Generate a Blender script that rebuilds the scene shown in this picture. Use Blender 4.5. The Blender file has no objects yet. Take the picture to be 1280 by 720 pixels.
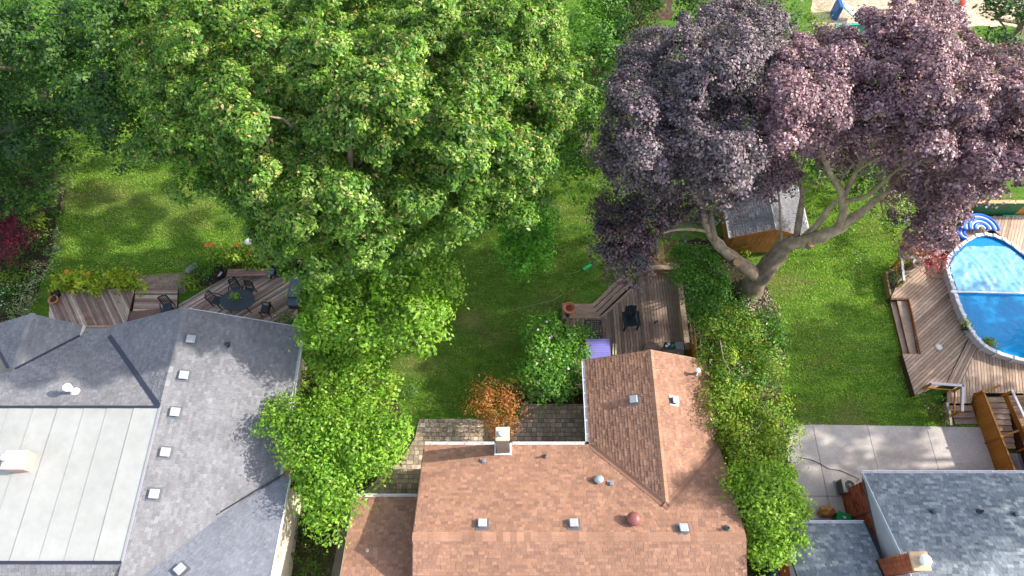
import bpy, bmesh, math, random
import numpy as np
from mathutils import Vector, Matrix, noise
R = math.radians
random.seed(7); RNG = np.random.default_rng(7)
S = bpy.context.scene
# ---------------------------------------------------------------- camera, light
CAM_H, PITCH, FPX = 32.0, 62.5, 854.0
cd = bpy.data.cameras.new('camera'); cam = bpy.data.objects.new('camera', cd)
S.collection.objects.link(cam); S.camera = cam
cam.location = (0, 0, CAM_H); cam.rotation_euler = (R(90 - PITCH), 0, 0)
cd.sensor_width = 36; cd.lens = FPX / 1280 * 36; cd.clip_end = 3000; cd.clip_start = .1
S.render.resolution_x, S.render.resolution_y = 1024, 576
SUN = Vector((1.6, .2, 1.0)).normalized()
sl = bpy.data.lights.new('sun', 'SUN'); so = bpy.data.objects.new('sun', sl); S.collection.objects.link(so)
sl.energy = 2.95; sl.angle = R(.9); sl.color = (1, .95, .87)
so.rotation_euler = SUN.to_track_quat('Z', 'Y').to_euler(); so.location = (40, 5, 40)
W = bpy.data.worlds.new('World'); S.world = W; W.use_nodes = True
wn = W.node_tree; bg = wn.nodes['Background']
sky = wn.nodes.new('ShaderNodeTexSky'); sky.sky_type = 'NISHITA'; sky.sun_disc = False
sky.sun_elevation = math.asin(SUN.z); sky.sun_rotation = math.atan2(SUN.x, SUN.y)
sky.air_density = 1.0; sky.dust_density = 2.0; sky.altitude = 150
hs = wn.nodes.new('ShaderNodeHueSaturation'); hs.inputs['Saturation'].default_value = .62; hs.inputs['Value'].default_value = 1.15   # thin bright cloud veil
wn.links.new(sky.outputs[0], hs.inputs['Color']); wn.links.new(hs.outputs[0], bg.inputs[0]); bg.inputs[1].default_value = .15
S.view_settings.view_transform = 'Standard'; S.view_settings.look = 'None'
S.view_settings.exposure = 1.28; S.view_settings.gamma = 1
# ---------------------------------------------------------------- helpers
_c, _s = math.cos(R(PITCH)), math.sin(R(PITCH))
def at(px, py, z=0.0):
    u = (px - 640) / FPX; v = (360 - py) / FPX
    d = (u, _c + v * _s, -_s + v * _c); t = (z - CAM_H) / d[2]
    return Vector((d[0] * t, d[1] * t, z))
def tag(o, label=None, cat=None, group=None, kind=None):
    if label: o['label'] = label
    if cat: o['category'] = cat
    if group: o['group'] = group
    if kind: o['kind'] = kind
    return o
def lin(h):
    h = h.lstrip('#'); v = [int(h[i:i + 2], 16) / 255 for i in (0, 2, 4)]
    return tuple(x / 12.92 if x <= .04045 else ((x + .055) / 1.055) ** 2.4 for x in v)
def mul(c, k): return tuple(x * k for x in c[:3])
def mix(a, b, t): return tuple(x + (y - x) * t for x, y in zip(a[:3], b[:3]))

_mats = {}
def mat(name, rough=.8, n=.25, scale=4., stretch=(1, 1, 1), bump=.0, bscale=None, big=.0, bigscale=.4,
        metal=0., spec=.4, transl=0., emit=None, coat=0.):
    if name in _mats: return _mats[name]
    m = bpy.data.materials.new(name); m.use_nodes = True; _mats[name] = m
    nt = m.node_tree; N = nt.nodes; L = nt.links
    b = N['Principled BSDF']; out = N['Material Output']
    b.inputs['Roughness'].default_value = rough; b.inputs['Metallic'].default_value = metal
    b.inputs['Specular IOR Level'].default_value = spec
    b.inputs['Coat Weight'].default_value = coat
    a = N.new('ShaderNodeAttribute'); a.attribute_name = 'col'
    col = a.outputs['Color']
    tc = N.new('ShaderNodeTexCoord'); mp = N.new('ShaderNodeMapping'); mp.inputs['Scale'].default_value = stretch
    L.new(tc.outputs['Object'], mp.inputs[0])
    oi = N.new('ShaderNodeObjectInfo'); ad = N.new('ShaderNodeVectorMath'); ad.operation = 'ADD'
    sc = N.new('ShaderNodeVectorMath'); sc.operation = 'SCALE'; sc.inputs['Scale'].default_value = 37.
    cb = N.new('ShaderNodeCombineXYZ'); [L.new(oi.outputs['Random'], cb.inputs[i]) for i in range(3)]
    L.new(cb.outputs[0], sc.inputs[0]); L.new(mp.outputs[0], ad.inputs[0]); L.new(sc.outputs[0], ad.inputs[1])
    def nz(src, s, amt, col, detail=5.):
        t = N.new('ShaderNodeTexNoise'); t.inputs['Scale'].default_value = s; t.inputs['Detail'].default_value = detail
        t.inputs['Roughness'].default_value = .65
        L.new(src, t.inputs['Vector'])
        r = N.new('ShaderNodeMapRange'); r.inputs[1].default_value = .3; r.inputs[2].default_value = .7
        r.inputs[3].default_value = 1 - amt; r.inputs[4].default_value = 1 + amt
        L.new(t.outputs[0], r.inputs[0])
        x = N.new('ShaderNodeVectorMath'); x.operation = 'SCALE'
        L.new(col, x.inputs[0]); L.new(r.outputs[0], x.inputs['Scale'])
        return x.outputs[0], t
    tx = None
    if n: col, tx = nz(ad.outputs[0], scale, n, col)
    if big: col, _ = nz(tc.outputs['Object'], bigscale, big, col, 3.)
    L.new(col, b.inputs['Base Color'])
    if bump:
        t = N.new('ShaderNodeTexNoise'); t.inputs['Scale'].default_value = bscale or scale * 2; t.inputs['Detail'].default_value = 4
        L.new(ad.outputs[0], t.inputs['Vector'])
        bp = N.new('ShaderNodeBump'); bp.inputs['Strength'].default_value = bump; bp.inputs['Distance'].default_value = .03
        L.new(t.outputs[0], bp.inputs['Height']); L.new(bp.outputs[0], b.inputs['Normal'])
    if transl:
        tr = N.new('ShaderNodeBsdfTranslucent'); ms = N.new('ShaderNodeMixShader'); ms.inputs[0].default_value = transl
        g = N.new('ShaderNodeMix'); g.data_type = 'RGBA'; g.blend_type = 'MULTIPLY'; g.inputs[0].default_value = 1
        L.new(col, g.inputs[6]); g.inputs[7].default_value = (1.5, 1.6, .6, 1)
        L.new(g.outputs[2], tr.inputs[0])
        L.new(b.outputs[0], ms.inputs[1]); L.new(tr.outputs[0], ms.inputs[2]); L.new(ms.outputs[0], out.inputs[0])
    return m
M_SHINGLE = mat('asphalt_shingle', .9, .22, 30, bump=.5, bscale=60, big=.13, bigscale=.8, spec=.25)
M_WOOD = mat('weathered_wood', .8, .38, 3.0, (1, 14, 6), .3, 8, big=.15, bigscale=1.2, spec=.25)
M_PAINT = mat('painted_metal', .45, .06, 6, big=.04)
M_METAL = mat('galvanised_metal', .4, .12, 9, metal=.6)
M_MEMB = mat('roof_membrane', .7, .05, 3, big=.07, bigscale=.9, bump=.05, bscale=12)
M_STONE = mat('concrete', .9, .12, 9, big=.14, bigscale=.8, bump=.2, bscale=40)
M_PAVER = mat('paver_stone', .9, .3, 14, big=.28, bigscale=.9, bump=.3, bscale=50)
M_BRICK = mat('brick_face', .9, .12, 18, big=.1, bump=.2, bscale=50)
M_SIDING = mat('siding', .6, .05, 5, big=.06)
M_PLASTIC = mat('plastic', .4, .05, 5)
M_BARK = mat('bark', .9, .4, 5, (1, 1, .35), .8, 12, big=.2, bigscale=1.0)
M_LEAF = mat('leaf', .5, 0, transl=.34, spec=.38)
M_PLEAF = mat('purple_leaf', .52, 0, transl=.12, spec=.5)
M_SOIL = mat('soil', .95, .45, 5, big=.3, bigscale=.6, bump=.8, bscale=14)
M_FABRIC = mat('fabric', .85, .1, 12)

class MB:
    def __init__(s): s.v = []; s.f = []; s.c = []
    def face(s, pts, col):
        i = len(s.v); s.v += [tuple(p) for p in pts]; s.f.append(tuple(range(i, i + len(pts)))); s.c.append(col)
    def faces(s, vs, fs, col):
        i = len(s.v); s.v += [tuple(p) for p in vs]
        for f in fs: s.f.append(tuple(i + k for k in f)); s.c.append(col)
    def box(s, c, d, col, rz=0, bev=0, mtx=None):
        x, y, z = d[0] / 2, d[1] / 2, d[2] / 2
        m = mtx if mtx is not None else Matrix.Translation(c) @ Matrix.Rotation(rz, 4, 'Z')
        if not bev:
            vs = [m @ Vector((a * x, b * y, e * z)) for e in (-1, 1) for a, b in ((-1, -1), (1, -1), (1, 1), (-1, 1))]
            s.faces(vs, [(3, 2, 1, 0), (4, 5, 6, 7), (0, 1, 5, 4), (1, 2, 6, 5), (2, 3, 7, 6), (3, 0, 4, 7)], col)
        else:
            b_ = min(bev, x * .9, y * .9, z * .9)
            rings = [(-z, b_), (-z + b_, 0), (z - b_, 0), (z, b_)]; vs = []
            for zz, ins in rings:
                X, Y = x - ins, y - ins; q = b_ if ins == 0 else b_ * .5
                for a, b2 in ((-X + q, -Y), (X - q, -Y), (X, -Y + q), (X, Y - q), (X - q, Y), (-X + q, Y), (-X, Y - q), (-X, -Y + q)):
                    vs.append(m @ Vector((a, b2, zz)))
            fs = [tuple(reversed(range(8))), tuple(range(24, 32))]
            for r in range(3):
                for k in range(8): fs.append((r * 8 + k, r * 8 + (k + 1) % 8, r * 8 + 8 + (k + 1) % 8, r * 8 + 8 + k))
            s.faces(vs, fs, col)
    def beam(s, a, b, w, h, col, up=(0, 0, 1), bev=0):
        a, b = Vector(a), Vector(b); d = b - a; L = d.length; x = d.normalized(); u = Vector(up)
        y = u.cross(x)
        if y.length < 1e-3: y = Vector((0, 1, 0))
        y.normalize(); z = x.cross(y)
        m = Matrix((x, y, z)).transposed().to_4x4(); m.translation = (a + b) / 2
        s.box(None, (L, w, h), col, mtx=m, bev=bev)
    def tube(s, pts, rad, col, n=8, caps=True):
        pts = [Vector(p) for p in pts]
        if not hasattr(rad, '__len__'): rad = [rad] * len(pts)
        i0 = len(s.v); prev = None
        for k, p in enumerate(pts):
            t = (pts[min(k + 1, len(pts) - 1)] - pts[max(k - 1, 0)]).normalized()
            if prev is None:
                a = t.orthogonal().normalized()
            else:
                a = (prev - t * prev.dot(t)).normalized()
            prev = a; b = t.cross(a)
            for j in range(n):
                an = 2 * math.pi * j / n; s.v.append(tuple(p + (a * math.cos(an) + b * math.sin(an)) * rad[k]))
        for k in range(len(pts) - 1):
            for j in range(n):
                s.f.append((i0 + k * n + j, i0 + k * n + (j + 1) % n, i0 + (k + 1) * n + (j + 1) % n, i0 + (k + 1) * n + j)); s.c.append(col)
        if caps:
            s.f.append(tuple(i0 + j for j in reversed(range(n)))); s.c.append(col)
            s.f.append(tuple(i0 + (len(pts) - 1) * n + j for j in range(n))); s.c.append(col)
    def lathe(s, c, prof, col, n=20, tilt=None, caps=True):
        c = Vector(c); i0 = len(s.v); m = tilt or Matrix.Identity(3)
        for r, z in prof:
            for j in range(n):
                an = 2 * math.pi * j / n; s.v.append(tuple(c + m @ Vector((r * math.cos(an), r * math.sin(an), z))))
        for k in range(len(prof) - 1):
            for j in range(n):
                s.f.append((i0 + k * n + j, i0 + k * n + (j + 1) % n, i0 + (k + 1) * n + (j + 1) % n, i0 + (k + 1) * n + j)); s.c.append(col)
        if caps:
            s.f.append(tuple(i0 + j for j in reversed(range(n)))); s.c.append(col)
            s.f.append(tuple(i0 + (len(prof) - 1) * n + j for j in range(n))); s.c.append(col)
    def prism(s, poly, dn, col, top=True):      # poly: 3-D planar polygon (top face), dn: offset vector to the bottom face
        poly = [Vector(p) for p in poly]; dn = Vector(dn)
        nrm = Vector((0, 0, 0))
        for i in range(len(poly)):
            a, b = poly[i], poly[(i + 1) % len(poly)]; nrm += a.cross(b)
        if nrm.dot(-dn) < 0: poly.reverse()
        n = len(poly); vs = poly + [p + dn for p in poly]
        s.faces(vs, [tuple(range(n)), tuple(reversed(range(n, 2 * n)))] + [(i, i + n, (i + 1) % n + n, (i + 1) % n) for i in range(n)], col)
    def build(s, name, m, parent=None, org=None, smooth=False):
        me = bpy.data.meshes.new(name)
        o = Vector(org) if org is not None else Vector((0, 0, 0))
        me.from_pydata([(x - o.x, y - o.y, z - o.z) for x, y, z in s.v], [], s.f)
        at_ = me.attributes.new('col', 'FLOAT_COLOR', 'FACE')
        at_.data.foreach_set('color', np.array([(c[0], c[1], c[2], 1) for c in s.c], dtype=np.float32).ravel())
        me.materials.append(m)
        if smooth: me.polygons.foreach_set('use_smooth', [True] * len(me.polygons))
        me.update()
        ob = bpy.data.objects.new(name, me); S.collection.objects.link(ob)
        if parent is not None: ob.parent = parent
        else: ob.location = o
        return ob
class Thing:
    def __init__(s, name, loc, label, cat, group=None):
        s.o = bpy.data.objects.new(name, None); S.collection.objects.link(s.o); s.loc = Vector(loc)
        s.o.location = s.loc; s.o.empty_display_size = .2; tag(s.o, label, cat, group)
    def part(s, name, mb, m, parent=None, smooth=False, label=None, kind=None):
        o = mb.build(name, m, parent or s.o, s.loc, smooth)
        if label: o['label'] = label
        if kind: o['kind'] = kind
        return o
def copy_tree(o, parent=None):
    c = o.copy(); S.collection.objects.link(c)
    if parent is not None: c.parent = parent
    for ch in list(o.children): copy_tree(ch, c)
    return c
def single(name, mb, m, label, cat, org, group=None, smooth=False):
    return tag(mb.build(name, m, None, org, smooth), label, cat, group)
def struct(name, mb, m): return tag(mb.build(name, m), kind='structure')
def poly_clip(sub, rect):      # Sutherland-Hodgman: clip polygon sub by convex ccw rect
    out = sub
    for i in range(len(rect)):
        a, b = rect[i], rect[(i + 1) % len(rect)]; inp = out; out = []
        if not inp: return []
        ex, ey = b[0] - a[0], b[1] - a[1]
        def sd(p): return ex * (p[1] - a[1]) - ey * (p[0] - a[0])
        for k in range(len(inp)):
            p, q = inp[k - 1], inp[k]; sp, sq = sd(p), sd(q)
            if (sp >= 0) != (sq >= 0):
                t = sp / (sp - sq); out.append((p[0] + (q[0] - p[0]) * t, p[1] + (q[1] - p[1]) * t))
            if sq >= 0: out.append(q)
    r = []
    for p in out:
        if not r or abs(p[0] - r[-1][0]) + abs(p[1] - r[-1][1]) > 1e-4: r.append(p)
    if len(r) > 2 and abs(r[0][0] - r[-1][0]) + abs(r[0][1] - r[-1][1]) < 1e-4: r.pop()
    if len(r) < 3: return []
    ar = sum(r[i - 1][0] * r[i][1] - r[i][0] * r[i - 1][1] for i in range(len(r))) / 2
    return r if abs(ar) > 2e-4 else []
def inpoly(P, x, y):
    x, y = np.asarray(x), np.asarray(y); r = np.zeros(x.shape, bool); n = len(P)
    for i in range(n):
        x1, y1 = P[i - 1][:2]; x2, y2 = P[i][:2]
        c = ((y1 > y) != (y2 > y)); r ^= c & (x < (x2 - x1) * (y - y1) / ((y2 - y1) or 1e-9) + x1)
    return r
def edge_dist(P, x, y):
    d = np.full(np.shape(x), 1e9)
    for i in range(len(P)):
        ax, ay = P[i - 1][:2]; bx, by = P[i][:2]; ex, ey = bx - ax, by - ay; L = ex * ex + ey * ey + 1e-9
        t = np.clip(((x - ax) * ex + (y - ay) * ey) / L, 0, 1)
        d = np.minimum(d, np.hypot(x - ax - t * ex, y - ay - t * ey))
    return d

# ---------------------------------------------------------------- ground
def blotch(x, y, s, seed=0.): return noise.noise(Vector((x * s + seed, y * s - seed, seed)))
def lawn_mat():
    m = bpy.data.materials.new('lawn'); m.use_nodes = True; nt = m.node_tree; N = nt.nodes; L = nt.links
    b = N['Principled BSDF']; b.inputs['Roughness'].default_value = .9; b.inputs['Specular IOR Level'].default_value = .15
    tc = N.new('ShaderNodeTexCoord')
    def nz(s, d, st=(1, 1, 1)):
        mp = N.new('ShaderNodeMapping'); mp.inputs['Scale'].default_value = st; L.new(tc.outputs['Object'], mp.inputs[0])
        t = N.new('ShaderNodeTexNoise'); t.inputs['Scale'].default_value = s; t.inputs['Detail'].default_value = d; t.inputs['Roughness'].default_value = .7
        L.new(mp.outputs[0], t.inputs[0]); return t.outputs[0]
    def ramp(src, stops):
        r = N.new('ShaderNodeValToRGB'); e = r.color_ramp.elements
        while len(e) < len(stops): e.new(.5)
        for k, (p, c) in enumerate(stops): e[k].position = p; e[k].color = (*c, 1)
        L.new(src, r.inputs[0]); return r.outputs[0]
    def mx(f, a, b_, mode='MIX'):
        q = N.new('ShaderNodeMix'); q.data_type = 'RGBA'; q.blend_type = mode
        if isinstance(f, float): q.inputs[0].default_value = f
        else: L.new(f, q.inputs[0])
        L.new(a, q.inputs[6]); L.new(b_, q.inputs[7]); return q.outputs[2]
    base = ramp(nz(9, 6), [(.3, (.045, .10, .010)), (.5, (.09, .175, .018)), (.7, (.16, .245, .035))])
    patch = ramp(nz(1.1, 5, (1, 2.2, 1)), [(.35, (.55, .75, .6)), (.55, (1, 1, 1)), (.72, (1.5, 1.2, 1.1))])
    c = mx(1.0, base, patch, 'MULTIPLY')
    dry = ramp(nz(.9, 7, (1, 1.4, 1)), [(.60, (0, 0, 0)), (.72, (1, 1, 1))])
    dc = ramp(nz(12, 4), [(.3, (.13, .10, .045)), (.7, (.24, .17, .085))])
    at_ = N.new('ShaderNodeAttribute'); at_.attribute_name = 'dry'
    mm = N.new('ShaderNodeMath'); mm.operation = 'MULTIPLY_ADD'; L.new(dry, mm.inputs[0]); mm.inputs[1].default_value = .5
    L.new(at_.outputs['Fac'], mm.inputs[2]); mm.use_clamp = True
    f2 = N.new('ShaderNodeMath'); f2.operation = 'MULTIPLY'; f2.use_clamp = True; L.new(mm.outputs[0], f2.inputs[0])
    r3 = ramp(nz(14, 4), [(.35, (.25, .25, .25)), (.65, (1.4, 1.4, 1.4))]); L.new(r3, f2.inputs[1])
    c = mx(f2.outputs[0], c, dc); L.new(c, b.inputs['Base Color'])
    bp = N.new('ShaderNodeBump'); bp.inputs['Strength'].default_value = .5; bp.inputs['Distance'].default_value = .06
    L.new(nz(28, 5), bp.inputs['Height']); L.new(bp.outputs[0], b.inputs['Normal'])
    return m
DRY = [(at(130, 245), 2.0, .45), (at(165, 252), 1.2, .45), (at(230, 255), 3, .3), (at(590, 400), 1.0, .7), (at(615, 420), 1.0, .5), (at(520, 450), 1.4, .5),
       (at(700, 262), 1.2, .25), (at(975, 355), 1.6, .45), (at(1060, 520), 1.3, .5), (at(1010, 525), 1.2, .3), (at(1095, 290), 1.5, .3), (at(1000, 290), 1.4, .3),
       (at(75, 250), 1.2, .6), (at(60, 300), .9, .5), (at(690, 385), 1.5, .35), (at(1010, 420), 2.5, .15)]
def hgt(x, y): return 0.0
def build_lawn():
    xs = np.concatenate([[-900, -200, -80], np.arange(-44, 44.1, .5), [80, 200, 900]])
    ys = np.concatenate([[-900, -200, -60], np.arange(-6, 52.1, .5), [100, 300, 1500]])
    X, Y = np.meshgrid(xs, ys); nx, ny = len(xs), len(ys)
    me = bpy.data.meshes.new('lawn')
    v = np.stack([X.ravel(), Y.ravel(), np.zeros(X.size)], 1)
    i = np.arange(nx * ny).reshape(ny, nx)
    f = np.stack([i[:-1, :-1], i[:-1, 1:], i[1:, 1:], i[1:, :-1]], -1).reshape(-1, 4)
    me.from_pydata(v.tolist(), [], f.tolist())
    d = np.zeros(len(v))
    for p, r, a in DRY: d = np.maximum(d, a * np.clip(1.3 - np.hypot((v[:, 0] - p.x), (v[:, 1] - p.y) * 1.5) / r, 0, 1))
    a_ = me.attributes.new('dry', 'FLOAT', 'POINT'); a_.data.foreach_set('value', d.astype(np.float32))
    me.materials.append(lawn_mat())
    o = bpy.data.objects.new('lawn', me); S.collection.objects.link(o); tag(o, kind='structure')
build_lawn()
def sheet(name, pts, col, m, z=.004, wob=.0, kind='structure'):
    P = [Vector((p[0], p[1], z)) for p in pts]
    if wob:
        Q = []
        for i in range(len(P)):
            a, b = P[i], P[(i + 1) % len(P)]; k = max(2, int((b - a).length / .25))
            for j in range(k):
                p = a.lerp(b, j / k); w = Vector((blotch(p.x, p.y, 1.7, 3), blotch(p.x, p.y, 1.7, 9), 0)) * wob; Q.append(p + w)
        P = Q
    mb = MB(); mb.prism(P, (0, 0, -.003), col); return tag(mb.build(name, m), kind=kind)
def pxs(pts, z=0): return [at(a, b, z) for a, b in pts]
SOIL = (.045, .028, .016)
# planting beds
sheet('soil_bed', pxs([(840, 300), (905, 300), (960, 360), (985, 420), (975, 500), (1000, 600), (1010, 735), (925, 735), (890, 560), (872, 440), (850, 400)]), SOIL, M_SOIL, wob=.25)
sheet('soil_bed', pxs([(-60, 150), (40, 150), (82, 240), (70, 280), (62, 330), (40, 380), (10, 420), (-60, 420)]), mul(SOIL, .9), M_SOIL, wob=.2)
sheet('soil_bed', pxs([(372, 470), (470, 460), (520, 545), (460, 615), (435, 640), (415, 735), (340, 735), (360, 600)]), mix(SOIL, (.05, .07, .02), .4), M_SOIL, wob=.3)
sheet('soil_bed', pxs([(172, 345), (232, 340), (232, 366), (172, 366)]), (.26, .19, .14), M_SOIL, z=.008, wob=.15)
sheet('soil_bed', pxs([(235, 330), (380, 325), (385, 352), (230, 358)]), SOIL, M_SOIL, wob=.2)
sheet('soil_bed', pxs([(625, 480), (735, 470), (735, 508), (625, 508)]), mul(SOIL, 1.0), M_SOIL, wob=.15)
sheet('soil_bed', pxs([(1125, 300), (1190, 290), (1190, 350), (1118, 350)]), mul(SOIL, 1.0), M_SOIL, z=.006, wob=.15)
sheet('sand', pxs([(1012, -40), (1320, -40), (1320, 30), (1015, 36)]), (.50, .38, .26), M_SOIL, wob=.3)
sheet('mulch_bed', pxs([(800, 305), (850, 300), (850, 336), (800, 336)]), (.16, .10, .05), M_SOIL, z=.009, wob=.2)
sheet('mulch_bed', pxs([(760, -30), (840, -30), (840, 25), (770, 25)]), (.07, .04, .025), M_SOIL, z=.006, wob=.3)

# ---------------------------------------------------------------- roofs
def frame_of(poly):
    P = [Vector(p) for p in poly]; n = Vector((0, 0, 0))
    for i in range(len(P)): n += P[i].cross(P[(i + 1) % len(P)])
    n.normalize(); n = n if n.z > 0 else -n
    u = (P[1] - P[0]).normalized(); v = n.cross(u)
    if v.z < 0: v = -v; u = -u
    return P, u, v, n
def shingles(mb, poly, pal, expo=.128, lift=.004, thick=(.010, .020), wr=(.13, .27)):
    P, u, v, n = frame_of(poly); o = P[0]
    Q = [((p - o).dot(u), (p - o).dot(v)) for p in P]
    u0, u1 = min(q[0] for q in Q), max(q[0] for q in Q); v0, v1 = min(q[1] for q in Q), max(q[1] for q in Q)
    k = 0; vv = v0
    right = u.cross(v).dot(n) > 0
    while vv < v1:
        uu = u0 - random.random() * .3
        while uu < u1:
            w = random.uniform(*wr); a, b, c, d = uu, uu + w - .007, vv, vv + expo
            rect = [(a, c), (b, c), (b, d), (a, d)]
            g = poly_clip(Q, rect)
            if g:
                t = random.choice(thick) + random.uniform(-.002, .002)
                col = random.choice(pal); col = mul(col, random.uniform(.93, 1.07))
                top = [o + u * x + v * y + n * (lift + t * (1 - (y - c) / expo * .8)) for x, y in g]
                if not right: top.reverse(); g = g[::-1]
                i0 = len(mb.v); m_ = len(g)
                mb.v += [tuple(p) for p in top] + [tuple(o + u * x + v * y + n * .0) for x, y in g]
                mb.f.append(tuple(range(i0, i0 + m_))); mb.c.append(col)
                dk = mul(col, .5)  # edges darkened to paint the shadow line under each course
                for j in range(m_):
                    jj = (j + 1) % m_
                    if abs(g[j][1] - d) < 1e-5 and abs(g[jj][1] - d) < 1e-5: continue
                    mb.f.append((i0 + j, i0 + m_ + j, i0 + m_ + jj, i0 + jj)); mb.c.append(dk)
            uu += w
        vv += expo
def roof(th, planes, pal, deckcol, thick=.14, **kw):
    dk = MB(); sh = MB()
    for poly in planes:
        dk.prism(poly, (0, 0, -thick), deckcol); shingles(sh, poly, pal, **kw)
    r = th.part('roof', dk, M_SIDING)
    s = th.part('shingles', sh, M_SHINGLE, parent=r, kind='stuff')
    return r
def caps(th, a, b, nl, nr, pal, parent=None, w=.16, step=.24):
    a, b = Vector(a), Vector(b); d = (b - a); L = d.length; x = d.normalized(); k = max(1, int(L / step)); st = L / k
    for i in range(k):
        p = a + x * (i * st); q = p + x * (st * 1.12); col = mul(random.choice(pal), random.uniform(.9, 1.1)); mb = MB()
        up = Vector((0, 0, .03)); lo = Vector((0, 0, .016))
        def sec(p, h): return [p + Vector(nl) * w + h, p + h * 1.7, p + Vector(nr) * w + h, p + Vector(nr) * w - up * .6, p - up * .2, p + Vector(nl) * w - up * .6]
        A, B = sec(p, up), sec(q, lo)
        fs = [(0, 1, 7, 6), (1, 2, 8, 7), (2, 3, 9, 8), (3, 4, 10, 9), (4, 5, 11, 10), (5, 0, 6, 11), (5, 4, 3, 2, 1, 0), (6, 7, 8, 9, 10, 11)]
        mb.faces(A + B, fs, col); th.part('ridge_cap', mb, M_SHINGLE)
def gutter(th, a, b, out, n=6, col=(.78, .77, .76)):
    a, b, out = Vector(a), Vector(b), Vector(out); mb = MB(); t = .015; w = .13; h = .11
    prof = [(0, 0), (0, -h), (w, -h), (w, .0), (w - .03, .0), (w - .03, -h + t), (t, -h + t), (t, 0)]
    A = [a + out * x + Vector((0, 0, y)) for x, y in prof]; B = [b + out * x + Vector((0, 0, y)) for x, y in prof]; m_ = len(prof)
    mb.faces(A + B, [(i, (i + 1) % m_, (i + 1) % m_ + m_, i + m_) for i in range(m_)] + [tuple(reversed(range(m_))), tuple(range(m_, 2 * m_))], col)
    g = th.part('gutter', mb, M_PAINT)
    for k in range(n):
        p = a.lerp(b, (k + .5) / n); s = MB(); s.beam(p - out * .06 + Vector((0, 0, .012)), p + out * (w + .005) + Vector((0, 0, .01)), .035, .012, col)
        th.part('gutter_strap', s, M_PAINT, parent=g)
def box_vent(th, px, py, plane, col=(.62, .62, .62), s=.36, h=.16, rz=0):
    col = mul(col, random.uniform(.8, 1.02))
    # a square low-profile roof vent sitting on a roof plane given by z(x,y)
    p = Vector(px_on(px, py, plane)); P, u, v, n = frame_of(plane); z = n
    m = Matrix((u, v, n)).transposed().to_4x4(); m.translation = p
    mb = MB(); mb.box(None, (s * 1.5, s * 1.5, .012), mul(col, .55), mtx=m @ Matrix.Translation((0, 0, .024)))
    mb.box(None, (s * .8, s * .8, h * .7), mul(col, .8), mtx=m @ Matrix.Translation((0, 0, .03 + h * .35)))
    b = th.part('roof_vent', mb, M_METAL)
    c = MB(); c.box(None, (s, s * 1.02, .06), col, mtx=m @ Matrix.Translation((0, 0, .03 + h * .8)), bev=.02)
    th.part('vent_hood', c, M_PAINT, parent=b)
    g = MB()
    for k in (-1, 1):
        for j in range(3): g.box(None, (.012, s * .7, .02), mul(col, .35), mtx=m @ Matrix.Translation((k * s * .405, 0, .05 + j * .03)))
    th.part('louvres', g, M_PAINT, parent=b)
def px_on(px, py, plane):
    P, u, v, n = frame_of(plane)
    a = (px - 640) / FPX; b = (360 - py) / FPX
    d = Vector((a, _c + b * _s, -_s + b * _c)); o = Vector((0, 0, CAM_H))
    return o + d * ((P[0] - o).dot(n) / d.dot(n))
def small_vent(th, px, py, plane, col=(.13, .14, .16)):
    p = px_on(px, py, plane); mb = MB(); mb.box(p + Vector((0, 0, .012)), (.26, .26, .02), mul(col, 1.3)); mb.box(p + Vector((.02, 0, .08)), (.17, .16, .12), col, bev=.03)
    th.part('exhaust_hood', mb, M_PAINT)
def pipe_vent(th, px, py, plane, r=.05, h=.3, col=(.1, .09, .09)):
    p = px_on(px, py, plane); mb = MB(); mb.lathe(p, [(r * 2.4, .01), (r * 2.2, .05), (r * 1.15, .09), (r, .1), (r, h), (r * .7, h), (r * .7, h - .1)], col, 12)
    th.part('vent_pipe', mb, M_PAINT, smooth=False)
def flue(th, p, r, h, col, capcol, parent=None):
    p = Vector(p); mb = MB(); mb.lathe(p, [(r * 1.5, 0), (r * 1.3, .05), (r, .09), (r, h)], col, 16)
    f = th.part('flue', mb, M_METAL, parent=parent)
    c = MB(); c.lathe(p + Vector((0, 0, h + .04)), [(r * 1.75, 0), (r * 1.8, .05), (r * 1.3, .12), (r * .4, .16)], capcol, 18)
    th.part('rain_cap', c, M_PAINT, parent=f if parent is None else parent, smooth=False)
def wall(th, x0, y0, x1, y1, z0, z1, col, m, name='wall'):
    mb = MB(); mb.box(((x0 + x1) / 2, (y0 + y1) / 2, (z0 + z1) / 2), (abs(x1 - x0), abs(y1 - y0), z1 - z0), col); return th.part(name, mb, m)

# ---- middle house, brown shingles
BR = [lin('#9a6a56'), lin('#a87761'), lin('#8f6353'), lin('#b3826b'), lin('#8a5d50'), lin('#a4725b'), lin('#7c5249')]
BR = [mix(mul(c, .98), lin('#9c7c66'), .55) for c in BR]
H = Thing('brown_roofed_house', (2.5, 4, 0), 'bungalow with a reddish brown shingle roof and a wing reaching back to the deck', 'house')
ye, xl, xr, xw, yr, ze, k_ = 7.57, -3.75, 8.85, 3.3, 3.6, 2.9, .45
zr = ze + k_ * (ye - yr); xm = (xw + xr) / 2; zw = ze + k_ * (xr - xm); yv = ye - (xr - xm); yg = 11.42
rear = [(xl, ye, ze), (xw, ye, ze), (xm, yv, zw), (xr, ye, ze), (xr, yr, zr), (xl, yr, zr)]
front = [(xl, -.4, ze), (xr, -.4, ze), (xr, yr, zr), (xl, yr, zr)]
wl = [(xw, yg, ze), (xw, ye, ze), (xm, yv, zw), (xm, yg, zw)]
wr = [(xr, ye, ze), (xr, yg, ze), (xm, yg, zw), (xm, yv, zw)]
roof(H, [rear, front, wl, wr], BR, (.22, .14, .10))
caps(H, (xr, yr, zr), (xl, yr, zr), (0, 1, -k_), (0, -1, -k_), [BR[1], BR[3], BR[5], mul(BR[3], 1.12)], w=.17, step=.26)
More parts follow.
